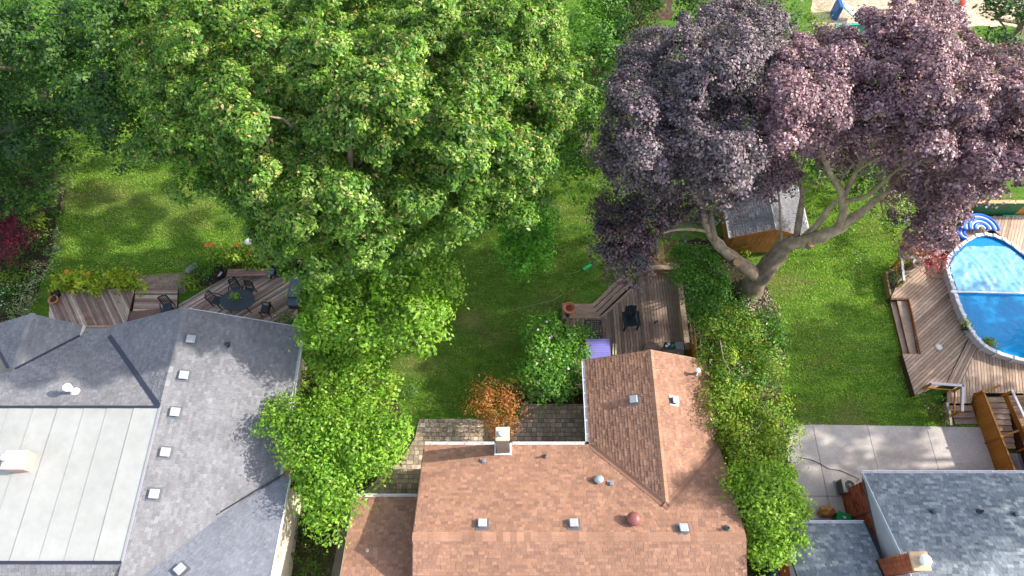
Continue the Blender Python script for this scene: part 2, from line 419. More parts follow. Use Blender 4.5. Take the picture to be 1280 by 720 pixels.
caps(H, (xm, yv - .1, zw), (xm, yg, zw), (-1, 0, -k_), (1, 0, -k_), [BR[1], BR[3], BR[5]], w=.14, step=.26)
for a, b in (((xw, ye, ze), (xm, yv, zw)), ((xr, ye, ze), (xm, yv, zw))):
    a, b = Vector(a), Vector(b); d = (b - a).normalized(); sx = 1 if b.x > a.x else -1
    mb = MB(); n1 = Vector((sx * 1, 0, k_)) * .17; n2 = Vector((0, -1, k_)) * .17; up = Vector((0, 0, .03))
    for nn in (n1, n2): mb.prism([a + up, b + up, b + nn + up, a + nn + up], (0, 0, -.015), mul(BR[4], .8))
    H.part('valley_flashing', mb, M_SHINGLE)
gutter(H, (xl, ye, ze - .01), (-.75, ye, ze - .01), (0, 1, 0), 4)
gutter(H, (.02, ye, ze - .01), (xw - .15, ye, ze - .01), (0, 1, 0), 6)
gutter(H, (xw, yg, ze - .01), (xw, ye + .15, ze - .01), (-1, 0, 0), 6, (.72, .74, .78))
WALL_B = lin('#a68a76')
mb = MB(); mb.box((xl + .45 + (xr - xl - .9) / 2, 3.6, 1.38), (xr - xl - .9, 7.1, 2.76), WALL_B); mb.box((xm, 9.1, 1.38), (xr - xw - .8, 3.8, 2.755), WALL_B)
for x in (xl + .45, xr - .45): mb.prism([(x, .06, 2.761), (x, 7.14, 2.761), (x, yr, zr - .2)], (.1 if x < 0 else -.1, 0, 0), WALL_B)
mb.prism([(xw + .42, 11.0, 2.76), (xr - .42, 11.0, 2.76), (xm, 11.0, zw - .18)], (0, -.1, 0), WALL_B)
hw = H.part('wall', mb, M_BRICK)
for x in (-2.2, 1.6):
    w = MB(); w.box((x, 7.17, 1.6), (1.3, .05, 1.1), (.75, .75, .75)); g = H.part('window', w, M_PAINT); w = MB(); w.box((x, 7.2, 1.6), (1.15, .03, .95), (.05, .07, .08)); H.part('pane', w, M_PLASTIC, parent=g)
w = MB(); w.box((5.2, 11.03, 1.55), (1.9, .07, 2.05), (.75, .75, .75)); g = H.part('door', w, M_PAINT); w = MB(); w.box((5.2, 11.08, 1.6), (1.7, .03, 1.8), (.05, .07, .08)); H.part('pane', w, M_PLASTIC, parent=g)
# bargeboards on the wing gable and main rakes
for a, b in (((xw, yg + .02, ze - .02), (xm, yg + .02, zw - .02)), ((xm, yg + .02, zw - .02), (xr, yg + .02, ze - .02)), ((xl - .02, ye, ze - .03), (xl - .02, yr, zr - .03)), ((xr + .02, ye, ze - .03), (xr + .02, yr, zr - .03)), ((xl - .02, -.4, ze - .03), (xl - .02, yr, zr - .03)), ((xr + .02, -.4, ze - .03), (xr + .02, yr, zr - .03))):
    mb = MB(); mb.beam(Vector(a) + Vector((0, 0, -.06)), Vector(b) + Vector((0, 0, -.06)), .03, .15, lin('#8c6a58')); H.part('bargeboard', mb, M_PAINT)
for x, y in ((793, 500), (603, 656), (717, 656), (854, 662)): box_vent(H, x, y, wl if (x, y) == (793, 500) else rear, (.5, .5, .5), s=.33)
box_vent(H, 842, 501, wr, (.5, .5, .5), s=.3)
small_vent(H, 604, 577, rear, (.2, .21, .23)); small_vent(H, 763, 605, rear, (.2, .21, .23))
pipe_vent(H, 681, 571, rear, .05, .28, (.12, .09, .08)); pipe_vent(H, 908, 661, rear, .06, .26, (.07, .07, .08))
p = px_on(748, 600, rear); mb = MB(); mb.lathe(p, [(.2, 0), (.17, .05), (.12, .08), (.12, .16)], (.4, .4, .4), 16)
f = H.part('flue', mb, M_METAL); mb = MB(); mb.lathe(p + Vector((0, 0, .16)), [(.17, 0), (.18, .05), (.1, .1), (.02, .11)], (.42, .45, .45), 18); H.part('rain_cap', mb, M_METAL, parent=f)
p = px_on(791, 650, rear); mb = MB(); mb.lathe(p, [(.2, -.05), (.2, .22)], lin('#6f4038'), 20); f = H.part('round_vent', mb, M_PAINT)
mb = MB(); mb.lathe(p + Vector((0, 0, .2)), [(.25, 0), (.27, .05), (.24, .12), (.15, .18), (.05, .2)], lin('#84504a'), 22); H.part('dome', mb, M_PAINT, parent=f, smooth=True)
p = px_on(869, 468, wr); mb = MB(); mb.lathe(p, [(.13, 0), (.1, .06), (.055, .08), (.055, .5)], (.3, .3, .3), 14); f = H.part('flue', mb, M_METAL)
mb = MB(); mb.lathe(p + Vector((0, 0, .48)), [(.11, 0), (.12, .05), (.08, .1), (.01, .12)], (.8, .8, .8), 16); H.part('rain_cap', mb, M_PAINT, parent=f)
# chimney
mb = MB(); mb.box((-.38, 7.39, 2.7), (.5, .5, 5.0), lin('#8f8274')); ch = H.part('chimney', mb, M_BRICK)
mb = MB(); mb.box((-.38, 7.39, 5.24), (.56, .56, .09), lin('#c9b89f'), bev=.02); H.part('chimney_cap', mb, M_STONE, parent=ch)
mb = MB(); mb.lathe((-.38, 7.39, 5.28), [(.12, 0), (.12, .18)], (.4, .4, .4), 14); mb.lathe((-.38, 7.39, 5.48), [(.16, 0), (.16, .05), (.02, .12)], (.8, .8, .8), 16); H.part('chimney_pot', mb, M_PAINT, parent=ch)
mb = MB(); zz = ze + k_ * (ye - 7.1)
mb.box((-.38, 7.09, zz + .05), (.74, .08, .14), (.78, .78, .78)); mb.box((-.71, 7.33, zz - .02), (.08, .5, .16), (.78, .78, .78)); mb.box((-.05, 7.33, zz - .02), (.08, .5, .16), (.78, .78, .78)); H.part('flashing', mb, M_PAINT, parent=ch)
# attached garage of the middle house (a part of the same building)
gy, gz, gx0, gx1 = 5.47, 2.5, -6.62, -3.3
gk = .30; gr = [(gx0, gy, gz), (gx1, gy, gz), (gx1, -.5, gz + gk * (gy + .5)), (gx0, -.5, gz + gk * (gy + .5))]
dk = MB(); dk.prism(gr, (0, 0, -.12), (.22, .14, .10)); r2 = H.part('garage_roof', dk, M_SIDING); sh = MB(); shingles(sh, gr, BR); H.part('shingles', sh, M_SHINGLE, parent=r2, kind='stuff')
gutter(H, (gx0, gy, gz - .01), (gx1, gy, gz - .01), (0, 1, 0), 4)
wall(H, gx0 + .25, -.2, gx1, gy - .3, 0, gz - .1, WALL_B, M_BRICK, 'garage_wall')
mb = MB(); mb.beam((gx0 - .02, gy, gz - .06), (gx0 - .02, -.5, gz + gk * 5.9 - .03), .03, .14, lin('#a58b7c')); H.part('bargeboard', mb, M_PAINT)
pipe_vent(H, 459, 688, gr, .03, .06, (.7, .7, .7))

# ---- left house, grey shingles and flat white roof
GR = [lin(h) for h in ('#80808a', '#8c8c96', '#777781', '#96969f', '#6f6f7b', '#868691')]
GR = [mix(mul(c, .9), lin('#83817f'), .60) for c in GR]
LH = Thing('grey_roofed_house', (-17, 6, 0), 'large house with grey shingle gables around a flat white roof', 'house')
XF, YF1, YF0, ZF = -14.65, 8.72, 2.7, 4.5
XE = -9.77; kz = (ZF - 2.9) / (XE - XF)
def ezr(y): return ZF - kz * (y - YF1)
east = [(XE, 13.05, 2.9), (XE, -2, 2.9), (XF, -2, ZF), (XF, 13.3, ZF)]
dB = 3.75; Bv = (XF - dB, YF1 + dB, ZF - kz * dB)
westB = [Bv, (Bv[0], 12.95, Bv[2]), (XF, 13.3, ZF), (XF, YF1, ZF)]
XA = -21.85; zA = ezr(10.55) ; xAr = -19.75; zAr = ezr(12.6)
rearL = [(xAr, 12.98, ezr(12.98)), (Bv[0], 12.98, ezr(12.98)), (Bv[0], Bv[1], Bv[2]), (XF, YF1, ZF), (-27, YF1, ZF), (-27, 10.5, ezr(10.5)), (XA, 10.5, ezr(10.5)), (xAr, 12.5, ezr(12.5))]
Ar = [(xAr, 12.5, ezr(12.5)), (xAr, 13.02, ezr(12.5)), (XA, 13.3, ezr(10.5)), (XA, 10.5, ezr(10.5))]
Al = [(2 * XA - xAr, 13.02, ezr(12.5)), (2 * XA - xAr, 12.5, ezr(12.5)), (XA, 10.5, ezr(10.5)), (XA, 13.3, ezr(10.5))]
frontL = [(XF, YF0 - 3.6, ZF - kz * 3.6), (-27, YF0 - 3.6, ZF - kz * 3.6), (-27, YF0, ZF), (XF, YF0, ZF)]
roof(LH, [east, westB, rearL, Al, frontL], GR, (.25, .25, .28))
roof(LH, [Ar], [mul(c, .97) for c in GR], (.25, .25, .28))
caps(LH, (XF, YF1 + .3, ZF), (XF, 13.3, ZF), (-1, 0, -kz), (1, 0, -kz), GR, w=.15, step=.3)
caps(LH, (XA, 10.7, ezr(10.5)), (XA, 13.3, ezr(10.5)), (-1, 0, -kz), (1, 0, -kz), GR, w=.15, step=.3)
def strip(th, name, a, b, w, col, m, lift=.035, up=None):
    a, b = Vector(a), Vector(b); d = (b - a); s = Vector((0, 0, 1)).cross(d).normalized() * w / 2; l = Vector((0, 0, lift))
    mb = MB(); mb.prism([a - s + l, b - s + l, b + s + l, a + s + l], (0, 0, -.03), col); return th.part(name, mb, m)
NAVY = (.028, .032, .055)
strip(LH, 'valley_flashing', Bv, (XF - .05, YF1 + .05, ZF), .2, NAVY, M_PAINT, .05)
strip(LH, 'valley_flashing', (xAr, 12.5, ezr(12.5)), (XA + .15, 10.65, ezr(10.65)), .09, NAVY, M_PAINT, .05)
strip(LH, 'valley_flashing', (XA - .2, 10.7, ezr(10.65)), (XA - 1.3, 11.8, ezr(11.7)), .12, NAVY, M_PAINT, .05)
# flat roof with standing panels
mb = MB(); mb.box(((-27 + XF) / 2, (YF1 + YF0) / 2, ZF - .12), (27 + XF, YF1 - YF0, .2), (.3, .3, .3)); fr = LH.part('flat_roof', mb, M_MEMB)
x = XF - .03; k = 0
while x > -26:
    w = (1.02, 1.12, .94, 1.1, 1.0)[k % 5]; mb = MB()
    lo = [(x, YF0 + .02), (x - w + .012, YF0 + .02), (x - w + .012, YF1 - .02), (x, YF1 - .02)]
    dz = (.006, 0.0, .003)[k % 3]
    mb.prism([(a, b, ZF + .03 + dz + (.02 if a < x - .1 else 0)) for a, b in lo], (0, 0, -.045), mul((.36, .36, .34), random.uniform(.97, 1.02)))
    LH.part('roof_panel', mb, M_MEMB, parent=fr); x -= w; k += 1
for a, b in (((XF + .02, YF1, ZF), (-27, YF1, ZF)), ((XF + .02, YF0, ZF), (-27, YF0, ZF))):
    strip(LH, 'edge_flashing', a, b, .11, NAVY, M_PAINT, .07)
strip(LH, 'edge_flashing', (XF + .03, YF1, ZF), (XF + .03, YF0, ZF), .09, (.3, .31, .34), M_PAINT, .065)
# raised east cross gable
V1 = at(357, 594, 2.97); V2 = at(172, 706, 4.12); kc = (V2.z - V1.z) / (V1.y - V2.y)
Cp = [V1, V1 + Vector((.25, -.08, -.03 + .03)), Vector((-8.95, .2, V1.z + kc * (V1.y - .2))), Vector((V2.x - .6, .2, V1.z + kc * (V1.y - .2))), V2]
Cp[1] = Vector((-9.30, 6.13, V1.z + kc * (V1.y - 6.13)))
roof(LH, [Cp], [mix(c, lin('#8890a0'), .35) for c in GR], (.25, .25, .28), thick=.16)  # bluer, lighter palette paints in the different shading of this slope
d_ = (V2 - V1); strip(LH, 'valley_flashing', V1 + Vector((-.04, .06, .02)), V2 + Vector((-.04, .06, .02)), .05, NAVY, M_PAINT, .04)
mb = MB(); a, b = Cp[1], Cp[2]; mb.beam(a + Vector((.03, 0, -.07)), b + Vector((.03, 0, -.07)), .03, .18, (.78, .77, .74)); LH.part('bargeboard', mb, M_PAINT)
mb = MB(); mb.prism([(-9.55, .2, 0), (-9.55, 5.95, 0), (-9.55, 5.95, 2.8), (-9.42, .2, Cp[2].z - .22)], (-.2, 0, 0), lin('#d8cab4')); LH.part('wall', mb, M_SIDING, label='cream siding wall')
gutter(LH, (XE, 13.05, 2.9), (XE, 6.25, 2.9), (1, 0, 0), 6)
mb = MB(); mb.beam((XE, 13.08, 2.86), (XF, 13.33, ZF - .05), .03, .12, (.6, .6, .6)); mb.beam((XF, 13.33, ZF - .05), (Bv[0], 12.98, Bv[2] - .05), .03, .12, (.2, .2, .25)); LH.part('bargeboard', mb, M_PAINT)
mb = MB(); mb.beam((xAr + .02, 12.5, ezr(12.5) - .03), (xAr + .02, 13.04, ezr(12.5) - .03), .05, .16, (.62, .55, .45)); LH.part('bargeboard', mb, M_PAINT)
mb = MB(); mb.beam((xAr, 13.03, ezr(12.98) - .02), (Bv[0], 13.03, ezr(12.98) - .02), .07, .12, (.40, .22, .13)); LH.part('fascia', mb, M_WOOD)
mb = MB(); mb.box((-18.3, 5.5, 1.35), (16.2, 13.6, 2.7), lin('#b9ab98')); mb.prism([(-19, 12.32, 2.6), (-10.3, 12.32, 2.6), (XF, 12.32, ZF - .2)], (0, -.15, 0), lin('#b9ab98')); LH.part('wall', mb, M_SIDING)
for q in ((239, 425), (230, 470), (219, 516), (207, 566), (193, 618)): box_vent(LH, q[0], q[1], east, (.40, .41, .44), s=.36, h=.15)
box_vent(LH, 226, 713, Cp, (.40, .41, .44), s=.36, h=.15)
small_vent(LH, 284, 431, east, (.035, .045, .07))
p = px_on(94, 490, rearL); mb = MB(); mb.lathe(p, [(.2, 0), (.17, .06), (.1, .1), (.1, .12), (.1, .5)], (.8, .8, .8), 18); f = LH.part('flue', mb, M_PAINT); mb = MB(); mb.lathe(p + Vector((0, 0, .52)), [(.17, 0), (.18, .1), (.14, .16), (.02, .17)], (.85, .85, .85), 18); LH.part('rain_cap', mb, M_PAINT, parent=f)
c0 = at(38, 590, ZF + .04); CH = .54
mb = MB(); t0 = Vector((c0.x - .42, c0.y + .36, ZF + CH / 2)); mb.box(t0, (.84, .72, CH), lin('#b89484')); ch = LH.part('chimney', mb, M_BRICK)
mb = MB(); mb.box(t0 + Vector((0, 0, CH / 2 + .03)), (.88, .76, .07), lin('#c8bdb4'), bev=.02); LH.part('chimney_cap', mb, M_STONE, parent=ch)
mb = MB(); mb.lathe(t0 + Vector((-.28, .05, CH / 2 + .06)), [(.14, 0), (.13, .2), (.1, .2)], (.7, .66, .62), 16); LH.part('chimney_pot', mb, M_STONE, parent=ch)
pl = MB(); pp = at(132, 411, 3.35)

# ---- right house, blue-grey shingles, brick side
RR = [lin(h) for h in ('#6c747c', '#7b838a', '#8d959b', '#5d666f', '#a3a9ac', '#757e86', '#838b91')]
RR = [mix(mul(c, .95), lin('#7d858c'), .35) for c in RR]
RH = Thing('brick_house', (20, 3, 0), 'brick house with a blue grey mottled shingle roof at the patio edge', 'house')
rx, rye, rze, rk = 14.92, 6.42, 2.6, .43
rp = [(rx, rye, rze), (29, rye - .25, rze), (29, 0, rze + rk * rye), (rx, 0, rze + rk * rye)]
rp[1] = (29, rye, rze)
rf = [(rx, -6, rze + rk * rye - rk * 6), (29, -6, rze + rk * rye - rk * 6), (29, 0, rze + rk * rye), (rx, 0, rze + rk * rye)]
roof(RH, [rp, rf], RR, (.3, .3, .32))
gutter(RH, (rx - .02, rye, rze - .01), (29, rye, rze - .01), (0, 1, 0), 14, (.74, .73, .76))
mb = MB(); mb.beam((rx - .02, rye, rze - .04), (rx - .02, 0, rze + rk * rye - .04), .03, .16, (.62, .66, .72)); RH.part('bargeboard', mb, M_PAINT)
BRK = lin('#a85c3e')
mb = MB(); mb.box((22, 3, .6), (13.95, 6.35, 1.2), BRK); mb.box((22, 3, 1.2 + .6), (13.92, 6.32, 1.2), BRK); RH.part('wall', mb, M_BRICK, label='orange brick wall')
# brick courses on the visible side, joined
bc = MB(); row = 0; z = .02
while z < 2.36:
    y = 6.17 - (0 if row % 2 else .11)
    while y > -.1:
        l = min(.21, y + .2); bc.box((15.018, y - .105, z + .03), (.03, .205, .062), mul(random.choice((BRK, mul(BRK, .8), mul(BRK, 1.15), lin('#8a3c26'))), random.uniform(.9, 1.1))); y -= .22
    z += .075; row += 1
RH.part('bricks', bc, M_BRICK, kind='stuff')
mb = MB(); mb.prism([(14.99, 6.2, 2.41), (14.99, 0, 2.41), (14.99, 0, rze + rk * 6.3 - .22), (14.99, 6.2, rze - .08)], (.1, 0, 0), lin('#c3c9d2')); gs = RH.part('gable_siding', mb, M_SIDING)
mb = MB(); mb.box((14.98, 3.1, 2.4), (.09, 6.3, .07), (.12, .1, .1)); RH.part('trim', mb, M_PAINT)
mb = MB(); mb.box((14.99, 4.9, 1.2), (.04, .05, 2.36), (.09, .07, .06)); RH.part('downpipe', mb, M_PAINT)
for q in ((1165, 640), (1268, 643)): small_vent(RH, q[0], q[1], rp, (.06, .07, .09))
pipe_vent(RH, 1224, 640, rp, .06, .24, (.05, .05, .06))
mb = MB(); mb.box((14.76, 2.65, 2.72), (.52, .55, 5.4), BRK); ch = RH.part('chimney', mb, M_BRICK, label='brick chimney stack')
bc = MB()
z = 2.7; row = 0
while z < 5.35:
    for s_ in range(3):
        y = 2.38 + .2 * s_ - (.05 if row % 2 else 0)
        bc.box((14.49, y + .09, z + .03), (.03, .17, .062), mul(BRK, random.uniform(.75, 1.2)))
        bc.box((14.56 + .18 * s_, 2.366, z + .03), (.165, .03, .062), mul(BRK, random.uniform(.75, 1.2)))
    z += .075; row += 1
RH.part('bricks', bc, M_BRICK, parent=ch, kind='stuff')
mb = MB(); mb.box((14.78, 2.65, 5.47), (.66, .66, .1), lin('#c8a888'), bev=.02); RH.part('chimney_cap', mb, M_STONE, parent=ch)
mb = MB(); mb.lathe((14.86, 2.66, 5.52), [(.15, 0), (.15, .15)], (.6, .6, .6), 16); mb.lathe((14.86, 2.66, 5.7), [(.2, 0), (.21, .05), (.12, .12), (.01, .13)], (.85, .85, .85), 18); RH.part('chimney_pot', mb, M_PAINT, parent=ch)
# lower side garage of the right house
sy, sz, sx0, sx1, sk = 4.43, 2.3, 11.1, 14.66, .45
sp = [(sx0, sy, sz), (sx1, sy, sz), (sx1, 2.95, sz + sk * (sy - 2.95)), (14.46, 2.95, sz + sk * (sy - 2.95)), (14.46, 0, sz + sk * sy), (sx0, 0, sz + sk * sy)]
dk = MB(); dk.prism(sp, (0, 0, -.12), (.03, .035, .05)); r2 = RH.part('garage_roof', dk, M_PAINT); sh = MB(); shingles(sh, sp, RR); RH.part('shingles', sh, M_SHINGLE, parent=r2, kind='stuff')
strip(RH, 'edge_flashing', (sx1 + .03, sy, sz), (sx1 + .03, 2.95, sz + sk * (sy - 2.95)), .1, (.02, .02, .035), M_PAINT, .06)
strip(RH, 'edge_flashing', (sx1 - .2, 2.95, sz + sk * (sy - 2.95)), (sx1 - .2, 1.5, sz + sk * (sy - 1.5)), .1, (.02, .02, .035), M_PAINT, .06)
gutter(RH, (sx0, sy, sz - .01), (sx1, sy, sz - .01), (0, 1, 0), 4, (.70, .70, .76))
mb = MB(); mb.box((12.95, 2.0, 1.05), (3.3, 4.4, 2.1), BRK); RH.part('garage_wall', mb, M_BRICK)
mb = MB(); mb.prism([(sx0 + .15, 4.2, 2.15), (sx0 + .15, 0, 2.15), (sx0 + .15, 0, 4.1)], (.1, 0, 0), lin('#c3c9d2')); RH.part('gable_siding', mb, M_SIDING)

# ---- shed
SH = Thing('garden_shed', (13.35, 20.3, 0), 'small cedar shed with grey shingle gable roof under the purple tree', 'shed')
s0, s1, sm, y0, y1, zs, zg = 11.36, 15.36, 13.36, 18.65, 21.9, 1.85, 2.65
sl_ = [(s0, y0, zs), (s0, y1, zs), (sm, y1, zg), (sm, y0, zg)]; sr_ = [(s1, y1, zs), (s1, y0, zs), (sm, y0, zg), (sm, y1, zg)]
roof(SH, [sl_, sr_], [mul(c, .82) for c in GR], (.3, .2, .1), thick=.08)
caps(SH, (sm, y1, zg), (sm, y0, zg), (-1, 0, -.5), (1, 0, -.5), GR, w=.13, step=.3)
CED = lin('#9c6a3a')
yw = y0 + .18
mb = MB(); mb.box((sm, (yw + y1 - .2) / 2 + .03, .95), (s1 - s0 - .5, y1 - .2 - yw - .06, 1.9), mul(CED, .7)); SH.part('wall', mb, M_WOOD)
n = 14
for i in range(n):
    xa = s0 + .24 + i * (s1 - s0 - .48) / n; xb = xa + (s1 - s0 - .48) / n - .012
    zt = lambda x: zs + (zg - zs) * (1 - abs(x - sm) / 2.0) - .1
    mb = MB(); mb.prism([(xa, yw - .03, .05), (xb, yw - .03, .05), (xb, yw - .03, zt(xb)), (xa, yw - .03, zt(xa))], (0, .025, 0), mul(CED, random.uniform(.85, 1.15))); SH.part('wall_board', mb, M_WOOD)
for a, b in (((s0 - .01, y0 - .02, zs - .03), (sm, y0 - .02, zg - .03)), ((s1 + .01, y0 - .02, zs - .03), (sm, y0 - .02, zg - .03))):
    mb = MB(); mb.beam(a, b, .03, .13, mul(CED, 1.1)); SH.part('bargeboard', mb, M_WOOD)
gutter(SH, (s0, y0, zs), (s0, y1, zs), (-1, 0, 0), 5, (.7, .68, .66)); gutter(SH, (s1, y0, zs), (s1, y1, zs), (1, 0, 0), 5, (.8, .78, .76))
# ---------------------------------------------------------------- decks
def boards(th, poly, z, ang, w, gap, pal, name='deck_board', th_=.035, m=None, lab=None):
    P = [(p[0], p[1]) for p in poly]; ca, sa = math.cos(ang), math.sin(ang)
    Q = [(x * ca + y * sa, -x * sa + y * ca) for x, y in P]
    u0, u1 = min(q[0] for q in Q) - .1, max(q[0] for q in Q) + .1; v = min(q[1] for q in Q); v1 = max(q[1] for q in Q)
    while v < v1:
        g = poly_clip(Q, [(u0, v), (u1, v), (u1, v + w), (u0, v + w)])
        if g and max(a for a, b in g) - min(a for a, b in g) > .08:
            cx = sum(a for a, b in g) / len(g); cy = sum(b for a, b in g) / len(g)
            mb = MB(); col = mul(random.choice(pal), random.uniform(.8, 1.2)); dz = random.uniform(-.003, .003)
            mb.prism([(a - cx, b - cy, dz) for a, b in g], (0, 0, -th_), col)
            o = mb.build(name, m or M_WOOD, th.o, (0, 0, 0))
            o.location = Vector((cx * ca - cy * sa, cx * sa + cy * ca, z)) - th.loc; o.rotation_euler = (0, 0, ang)
            if lab: o['label'] = lab
        v += w + gap
def skirt(th, poly, z, col, m=None, name='deck_frame', ins=.03):
    P = [Vector((p[0], p[1], 0)) for p in poly]; c = sum(P, Vector()) / len(P); mb = MB()
    Q = [p + (c - p).normalized() * ins for p in P]; mb.prism([(p.x, p.y, z - .04) for p in Q], (0, 0, -(z - .045)), col)
    return th.part(name, mb, m or M_WOOD)
# patio behind the middle house: interlocking pavers, real stones joined into one part
struct_col = (.10, .09, .06)
PAT = [(-4.45, 9.55), (.3, 9.6), (.5, 10.3), (3.75, 10.3), (3.75, 7.3), (-3.5, 7.3), (-3.5, 5.2), (-6.9, 5.2), (-6.75, 6.2), (-5.2, 7.6), (-4.6, 8.6)]
sheet('patio_bed', PAT, struct_col, M_SOIL, z=.012)
def pavers(poly, pal, z0=.012):
    mb = MB(); P = [(p[0], p[1]) for p in poly]; xs = [p[0] for p in P]; ys = [p[1] for p in P]
    y = min(ys); r = 0
    while y < max(ys):
        x = min(xs) - (.11 if r % 2 else 0); h = (.22, .20, .24)[r % 3]
        while x < max(xs):
            w = random.choice((.22, .33, .22, .26)); g = poly_clip(P, [(x, y), (x + w - .018, y), (x + w - .018, y + h - .018), (x, y + h - .018)])
            if g:
                t = random.uniform(.030, .042); col = mul(random.choice(pal), random.uniform(.8, 1.2))
                mb.prism([(a, b, z0 + t + random.uniform(-.003, .003)) for a, b in g], (0, 0, -t + .008), col)
            x += w
        y += h; r += 1
    return mb
PV = [lin('#8a7d70'), lin('#7b7064'), lin('#96887a'), lin('#857467'), lin('#8f7f6c')]
tag(pavers(PAT, [mul(mix(c, (c[0], c[1], c[2]*.95), 1), 1.65) for c in PV]).build('patio_pavers', M_PAVER), kind='structure')
# side path beside the middle house garage
sheet('path', [(-8.1, -1), (-6.9, -1), (-6.75, 5.2), (-7.6, 5.4)], (.16, .15, .125), M_STONE, z=.014, wob=.06)
# concrete patio by the right house: slabs
RP = [(13.3, 9.0), (13.6, 9.22), (14.3, 9.28), (22.3, 9.15), (22.4, 6.3), (22.4, -2), (10.5, -2), (10.9, 3), (12.6, 5), (12.75, 6.7), (12.95, 8.2)]
sheet('patio_base', RP, (.09, .08, .07), M_STONE, z=.01)
jx = [10.0, 14.35, 16.95, 19.75, 23.0]; jy = [-2.2, 3.2, 5.95, 9.5]; CC = lin('#bdb4ad')
patio = bpy.data.objects.new('concrete_patio', None); S.collection.objects.link(patio); tag(patio, kind='structure')
for i in range(4):
    for j in range(3):
        g = poly_clip(RP, [(jx[i] + .012, jy[j] + .012), (jx[i + 1] - .012, jy[j] + .012), (jx[i + 1] - .012, jy[j + 1] - .012), (jx[i] + .012, jy[j + 1] - .012)])
        if g:
            mb = MB(); mb.prism([(a, b, .06) for a, b in g], (0, 0, -.048), mul(CC, random.uniform(.95, 1.04))); mb.build('slab', M_STONE, patio)

# middle deck
DK = [mul(lin(h), 1.6) for h in ('#6e5c50', '#64544a', '#725f53', '#5f4f46', '#786558')]
MD = Thing('back_deck', (6, 15, 0), 'dark weathered wooden deck with steps behind the brown roofed house', 'deck')
zd = .5
dp = [(2.75, 14.75), (4.55, 14.75), (6.35, 16.55), (6.9, 17.3), (8.55, 17.3), (8.5, 10.9), (2.75, 10.9)]
boards(MD, dp, zd, R(90), .128, .02, DK); skirt(MD, dp, zd, mul(DK[3], .5))
for k, (o, z) in enumerate(((.0, .42), (.3, .28), (.6, .14))):
    poly = lambda q: [(2.9, 14.8 + q), (4.45 - q * .3, 14.8 + q), (6.45 - q * .6, 16.8 + q * .75)]
    a = poly(o + .035); b = poly(o + .265)
    for i in range(2):
        mb = MB(); mb.prism([(*a[i], z), (*a[i + 1], z), (*b[i + 1], z), (*b[i], z)], (0, 0, -.04), mul(DK[0], (1.15, 1.35, 1.5)[k])); MD.part('step', mb, M_WOOD)
        mb = MB(); mb.prism([(*a[i], z - .045), (*a[i + 1], z - .045), (b[i + 1][0], b[i + 1][1] - .03, z - .045), (b[i][0], b[i][1] - .03, z - .045)], (0, 0, -z + .05), mul(DK[3], .3)); MD.part('riser', mb, M_WOOD)  # riser colour darkened to read as a shaded recess between treads
CEDD = lin('#a07848')
for a, b in (((6.65, 17.42), (8.75, 17.42)), ((8.68, 17.3), (8.62, 12.8))):   # bench rails round the corner
    mb = MB(); mb.beam((*a, zd + .36), (*b, zd + .36), .26, .045, lin('#94806e')); MD.part('bench_top', mb, M_WOOD)
    d = (Vector(b) - Vector(a)).normalized()
    inn = Vector((d.y, -d.x, 0)) * .13
    A = Vector((*a, zd + .17)) + inn * .7; B = Vector((*b, zd + .17)) + inn * .7
    mb = MB(); mb.beam(A, B, .03, .32, mul(CEDD, .8)); MD.part('bench_side', mb, M_WOOD)
mb = MB(); mb.box((2.66, 15.1, .25), (.14, .9, .5), lin('#8d8378')); MD.part('end_post', mb, M_WOOD)
mb = MB(); mb.box((4.82, 12.8, zd + .004), (.14, 3.6, .02), mul(DK[1], .95)); MD.part('trim_board', mb, M_WOOD)
# low diagonal landing by the wall
mb = MB(); mb.beam((2.9, 14.72, zd + .012), (4.5, 14.72, zd + .012), .14, .03, mul(DK[0], 1.2)); MD.part('edge_board', mb, M_WOOD)
mb = MB(); mb.beam((4.55, 14.72, zd + .012), (6.4, 16.5, zd + .012), .14, .03, mul(DK[0], 1.2)); MD.part('edge_board', mb, M_WOOD)
ld = [(6.0, 12.05), (6.75, 13.3), (8.4, 13.15), (8.4, 11.6), (6.0, 11.6)]
boards(MD, ld, zd + .16, R(-8), .135, .012, DK, name='landing_board'); skirt(MD, ld, zd + .16, mul(DK[3], .6), name='landing_frame')

# left deck
LD = [mul(mix(lin(h), lin('#7d6c63'), .35), 1.8) for h in ('#8c7a70', '#6d5850', '#988a80', '#5b463f', '#7d6a60', '#a0948a', '#66504a')]
TD = Thing('patio_deck', (-17, 15.5, 0), 'streaky brown and grey wooden deck in three levels behind the grey roofed house', 'deck')
q1 = pxs([(62, 374), (88, 361), (168, 361), (158, 403), (150, 420), (60, 420)], .35); q2 = pxs([(170, 361), (222, 360), (221, 384), (165, 395)], .22); q3 = pxs([(223, 381), (285, 345), (372, 345), (372, 408), (225, 410)], .3)
boards(TD, q1, .35, R(-55), .088, .014, LD); boards(TD, q2, .22, 0, .088, .014, LD); boards(TD, q3, .3, R(38), .088, .014, LD)
for q, z in ((q1, .35), (q2, .22), (q3, .3)): skirt(TD, q, z, (.04, .025, .02))
mb = MB(); mb.prism(pxs([(158, 390), (222, 383), (222, 402), (158, 404)], .26), (0, 0, -.1), lin('#7a5f58')); TD.part('step', mb, M_WOOD)

